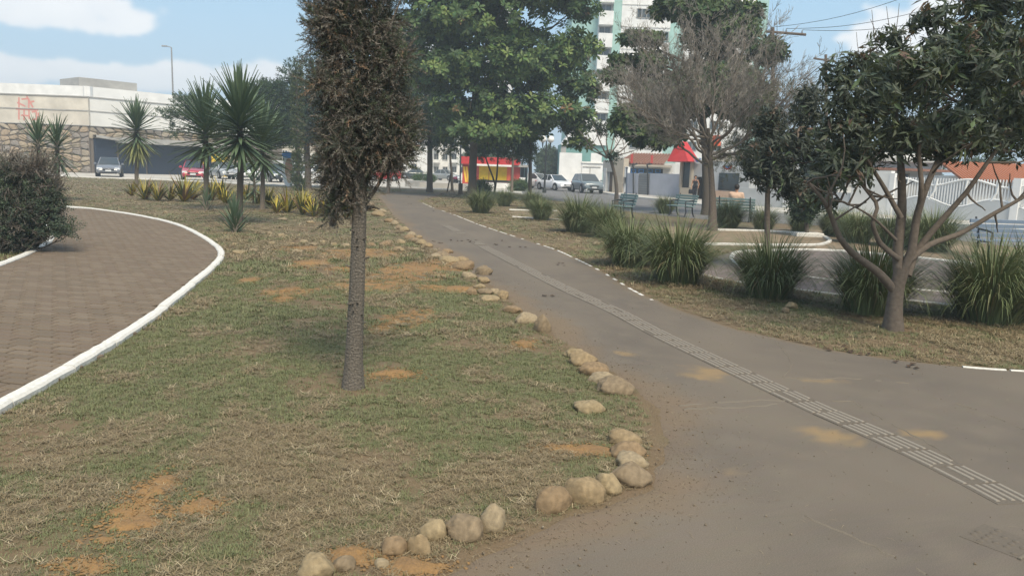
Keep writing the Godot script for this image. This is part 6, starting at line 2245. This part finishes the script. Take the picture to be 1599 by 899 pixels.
# ---------------------------------------------------------------- people: capsules joined by a smooth minimum, meshed as surface nets
func flesh(bones: Array, cell: float, k: float, grow := 0.0) -> MB:
	var lo := Vector3.ONE * 99.0
	var hi := Vector3.ONE * -99.0
	for b in bones:
		for e in [[b[0], b[2]], [b[1], b[3]]]:
			lo = lo.min(e[0] - Vector3.ONE * (e[1] + grow + cell * 2.0))
			hi = hi.max(e[0] + Vector3.ONE * (e[1] + grow + cell * 2.0))
	var n := Vector3i(((hi - lo) / cell).ceil()) + Vector3i.ONE
	var f := PackedFloat32Array()
	f.resize(n.x * n.y * n.z)
	f.fill(1.0)
	for b in bones:
		var a: Vector3 = b[0]
		var c: Vector3 = b[1]
		var ra: float = b[2] + grow
		var rc: float = b[3] + grow
		var reach := maxf(ra, rc) + cell * 2.5 + k
		var i0 := Vector3i(((a.min(c) - Vector3.ONE * reach - lo) / cell).floor()).max(Vector3i.ZERO)
		var i1 := Vector3i(((a.max(c) + Vector3.ONE * reach - lo) / cell).ceil()).min(n - Vector3i.ONE)
		var ac := c - a
		var l2 := maxf(ac.length_squared(), 1e-6)
		for z in range(i0.z, i1.z + 1):
			for y in range(i0.y, i1.y + 1):
				for x in range(i0.x, i1.x + 1):
					var p := lo + Vector3(x, y, z) * cell
					var t := clampf((p - a).dot(ac) / l2, 0.0, 1.0)
					var d := p.distance_to(a + ac * t) - lerpf(ra, rc, t)
					var id := x + n.x * (y + n.y * z)
					var h := clampf(0.5 + 0.5 * (f[id] - d) / k, 0.0, 1.0)
					f[id] = lerpf(f[id], d, h) - k * h * (1.0 - h)
	var vert := {}
	var nrm := {}
	for z in n.z - 1:
		for y in n.y - 1:
			for x in n.x - 1:
				var id := x + n.x * (y + n.y * z)
				var s := Vector3.ZERO
				var m := 0
				var c: Array = []
				for q in 8: c.append(f[id + (q & 1) + n.x * (((q >> 1) & 1) + n.y * (q >> 2))])
				var neg := 0
				for q in 8:
					if c[q] < 0: neg += 1
				if neg == 0 or neg == 8: continue
				for e in [[0, 1], [2, 3], [4, 5], [6, 7], [0, 2], [1, 3], [4, 6], [5, 7], [0, 4], [1, 5], [2, 6], [3, 7]]:
					var u: float = c[e[0]]
					var w: float = c[e[1]]
					if (u < 0) != (w < 0):
						var pa := Vector3(e[0] & 1, (e[0] >> 1) & 1, e[0] >> 2)
						var pc := Vector3(e[1] & 1, (e[1] >> 1) & 1, e[1] >> 2)
						s += pa.lerp(pc, u / (u - w))
						m += 1
				vert[id] = lo + (Vector3(x, y, z) + s / m) * cell
				nrm[id] = Vector3(c[1] + c[3] + c[5] + c[7] - c[0] - c[2] - c[4] - c[6], c[2] + c[3] + c[6] + c[7] - c[0] - c[1] - c[4] - c[5], c[4] + c[5] + c[6] + c[7] - c[0] - c[1] - c[2] - c[3]).normalized()
	var mb := MB.new()
	var sx := 1
	var sy := n.x
	var sz := n.x * n.y
	for id in vert:
		for ax in [[sx, sy, sz], [sy, sz, sx], [sz, sx, sy]]:
			var a := f[id]
			var b := f[id + ax[0]]
			if (a < 0) == (b < 0): continue
			var q: Array = [id, id - ax[1], id - ax[1] - ax[2], id - ax[2]]
			if not (vert.has(q[1]) and vert.has(q[2]) and vert.has(q[3])): continue
			if a < 0: q.reverse()
			for t in [0, 1, 2, 0, 2, 3]:
				mb.v.append(vert[q[t]]); mb.n.append(nrm[q[t]]); mb.c.append(mb.col)
	return mb

func hand(mb: MB, wrist: Vector3, dir: Vector3, side: Vector3, s := 1.0) -> void:
	var palm := wrist + dir * 0.07 * s
	mb.tube([wrist, wrist + dir * 0.03 * s, palm], [0.022 * s, 0.032 * s, 0.03 * s], 8)
	var nr := dir.cross(side)
	for i in 4:
		var o := palm + side * (i - 1.5) * 0.018 * s
		var l: float = [0.062, 0.075, 0.07, 0.052][i] * s
		mb.tube([o - dir * 0.015, o + dir * l * 0.5 + nr * 0.006, o + dir * l * 0.9 + nr * 0.024], [0.0095 * s, 0.009 * s, 0.0075 * s], 6)
	var th := wrist + dir * 0.025 * s - side * 0.03 * s
	mb.tube([th, th - side * 0.02 * s + dir * 0.03 * s, th - side * 0.02 * s + dir * 0.055 * s + nr * 0.012], [0.012 * s, 0.0105 * s, 0.009 * s], 6)

func head_bits(t: Node3D, c: Vector3, fwd: Vector3, back_hair: bool) -> void:
	var side := fwd.cross(Vector3.UP).normalized()
	var h := flesh([[c + Vector3(0, 0.045, 0) - fwd * 0.02, c + Vector3(0, 0.02, 0) - fwd * 0.035, 0.098, 0.095], [c - fwd * 0.07 + Vector3(0, 0.02, 0), c - fwd * 0.085 - Vector3(0, 0.14, 0) if back_hair else c - fwd * 0.07, 0.06, 0.045]], 0.016, 0.03)
	part("hair", h, M.hair, t)
	for s in [-1, 1]:
		var e := MB.new()
		e.lathe(c + fwd * 0.092 + side * 0.034 * s + Vector3(0, 0.01, 0), [[0.001, -0.009], [0.012, 0], [0.001, 0.009]], 6)
		part("eye", e, M.dark, t)

func people() -> void:
	# a woman in black walking past the bar
	var g := gp(1084, 313.5)
	g.y = 0.1
	var t := thing("person", "person in black sleeveless overalls walking past the bar, carrying a dark bag", "person", g, -0.25)
	var hip := Vector3(0, 0.88, 0)
	var arms := [[Vector3(-0.17, 1.31, 0), Vector3(-0.22, 1.05, -0.02), 0.048, 0.04], [Vector3(-0.22, 1.05, -0.02), Vector3(-0.24, 0.82, 0.05), 0.038, 0.027], [Vector3(0.17, 1.31, 0), Vector3(0.26, 1.07, -0.03), 0.048, 0.04], [Vector3(0.26, 1.07, -0.03), Vector3(0.22, 0.86, 0.09), 0.038, 0.027]]
	var legs := [[Vector3(-0.085, 0.86, 0), Vector3(-0.08, 0.47, 0.08), 0.085, 0.06], [Vector3(-0.08, 0.47, 0.08), Vector3(-0.07, 0.08, -0.02), 0.055, 0.036], [Vector3(0.085, 0.86, 0), Vector3(0.06, 0.47, 0.02), 0.085, 0.06], [Vector3(0.06, 0.47, 0.02), Vector3(0.05, 0.08, -0.14), 0.055, 0.036]]
	var feet := [[Vector3(-0.07, 0.045, -0.05), Vector3(-0.075, 0.03, 0.13), 0.04, 0.028], [Vector3(0.05, 0.05, -0.17), Vector3(0.055, 0.03, 0.0), 0.04, 0.028]]
	var torso := [[Vector3(-0.05, 0.9, 0), Vector3(0.05, 0.9, 0), 0.115, 0.115], [hip, Vector3(0, 1.12, 0.01), 0.115, 0.1], [Vector3(-0.06, 1.22, 0), Vector3(0.06, 1.22, 0), 0.095, 0.095], [Vector3(-0.12, 1.31, 0), Vector3(0.12, 1.31, 0), 0.062, 0.062]]
	var headb := [[Vector3(0, 1.33, 0), Vector3(0, 1.42, 0.015), 0.05, 0.045], [Vector3(0, 1.5, 0.02), Vector3(0, 1.55, 0.01), 0.075, 0.088], [Vector3(0, 1.5, 0.1), Vector3(0, 1.515, 0.105), 0.014, 0.012]]
	var body := flesh(arms + legs + feet + torso + headb, 0.022, 0.03)
	hand(body, Vector3(-0.24, 0.81, 0.05), Vector3(0, -1, 0.1).normalized(), Vector3(0, 0, 1))
	hand(body, Vector3(0.22, 0.855, 0.092), Vector3(-0.1, -0.9, 0.3).normalized(), Vector3(0, 0, 1))
	part("body", body, M.skin, t)
	var cl := [torso[0], torso[1], torso[2]] + legs
	part("overalls", flesh(cl, 0.024, 0.04, 0.014), M.black_cloth, t)
	for x in [-0.09, 0.09]:
		var s := MB.new()
		s.tube([Vector3(x, 1.24, 0.1), Vector3(x, 1.38, 0.03), Vector3(x, 1.26, -0.1)], [0.02, 0.02, 0.02], 6)
		part("strap", s, M.black_cloth, t)
	part("shoes", flesh(feet, 0.016, 0.02, 0.008), M.dark, t)
	head_bits(t, Vector3(0, 1.53, 0.01), Vector3(0, 0, 1), true)
	var bg := thing("bag", "dark square bag hanging from the walking person's hand", "bag", g + Basis(Vector3.UP, -0.25) * Vector3(-0.26, 0.38, 0.06), -0.25)
	var mb := MB.new()
	mb.bev(Vector3(0, 0.15, 0), Vector3(0.3, 0.3, 0.14), 0.03)
	part("pouch", mb, M.black_cloth, bg)
	mb = MB.new()
	mb.tube([Vector3(-0.1, 0.28, 0), Vector3(-0.05, 0.37, 0), Vector3(0.05, 0.37, 0), Vector3(0.1, 0.28, 0)], [0.012, 0.012, 0.012, 0.012], 6)
	part("handle", mb, M.black_cloth, bg)
	# someone in pale clothes on a bench, seen from behind
	g = gp(1146, 346)
	t = thing("person", "person in a pale tan top sitting on a bench, seen from behind", "person", g + Basis(Vector3.UP, 2.7) * Vector3(0, 0, 0.12), 2.7)
	torso = [[Vector3(-0.08, 0.57, 0.0), Vector3(0.08, 0.57, 0.0), 0.125, 0.125], [Vector3(0, 0.6, 0), Vector3(0, 0.85, 0.0), 0.13, 0.13], [Vector3(-0.09, 0.95, 0.01), Vector3(0.09, 0.95, 0.01), 0.12, 0.12], [Vector3(-0.17, 1.04, 0.02), Vector3(0.17, 1.04, 0.02), 0.07, 0.07]]
	arms = [[Vector3(-0.21, 1.04, 0.02), Vector3(-0.27, 0.78, 0.05), 0.06, 0.048], [Vector3(-0.27, 0.78, 0.05), Vector3(-0.17, 0.62, 0.26), 0.045, 0.03], [Vector3(0.21, 1.04, 0.02), Vector3(0.27, 0.78, 0.05), 0.06, 0.048], [Vector3(0.27, 0.78, 0.05), Vector3(0.17, 0.62, 0.26), 0.045, 0.03]]
	legs = [[Vector3(-0.1, 0.55, 0.02), Vector3(-0.13, 0.53, 0.42), 0.09, 0.065], [Vector3(-0.13, 0.53, 0.42), Vector3(-0.12, 0.09, 0.42), 0.06, 0.04], [Vector3(0.1, 0.55, 0.02), Vector3(0.13, 0.53, 0.42), 0.09, 0.065], [Vector3(0.13, 0.53, 0.42), Vector3(0.12, 0.09, 0.42), 0.06, 0.04]]
	feet = [[Vector3(-0.12, 0.05, 0.4), Vector3(-0.13, 0.035, 0.58), 0.042, 0.03], [Vector3(0.12, 0.05, 0.4), Vector3(0.13, 0.035, 0.58), 0.042, 0.03]]
	headb = [[Vector3(0, 1.08, 0.02), Vector3(0, 1.19, 0.035), 0.055, 0.05], [Vector3(0, 1.26, 0.05), Vector3(0, 1.31, 0.04), 0.078, 0.09], [Vector3(0, 1.26, 0.13), Vector3(0, 1.27, 0.135), 0.014, 0.012]]
	body = flesh(arms + legs + feet + torso + headb, 0.024, 0.03)
	hand(body, Vector3(-0.17, 0.62, 0.26), Vector3(0.3, -0.3, 0.9).normalized(), Vector3(1, 0, 0))
	hand(body, Vector3(0.17, 0.62, 0.26), Vector3(-0.3, -0.3, 0.9).normalized(), Vector3(1, 0, 0))
	part("body", body, M.skin, t)
	part("top", flesh(torso + [arms[0], arms[2]], 0.024, 0.04, 0.014), M.tan_cloth, t)
	part("trousers", flesh([torso[0]] + legs, 0.024, 0.04, 0.016), M.grey_wall, t)
	part("shoes", flesh(feet, 0.018, 0.02, 0.008), M.dark, t)
	head_bits(t, Vector3(0, 1.29, 0.04), Vector3(0, 0, 1), false)
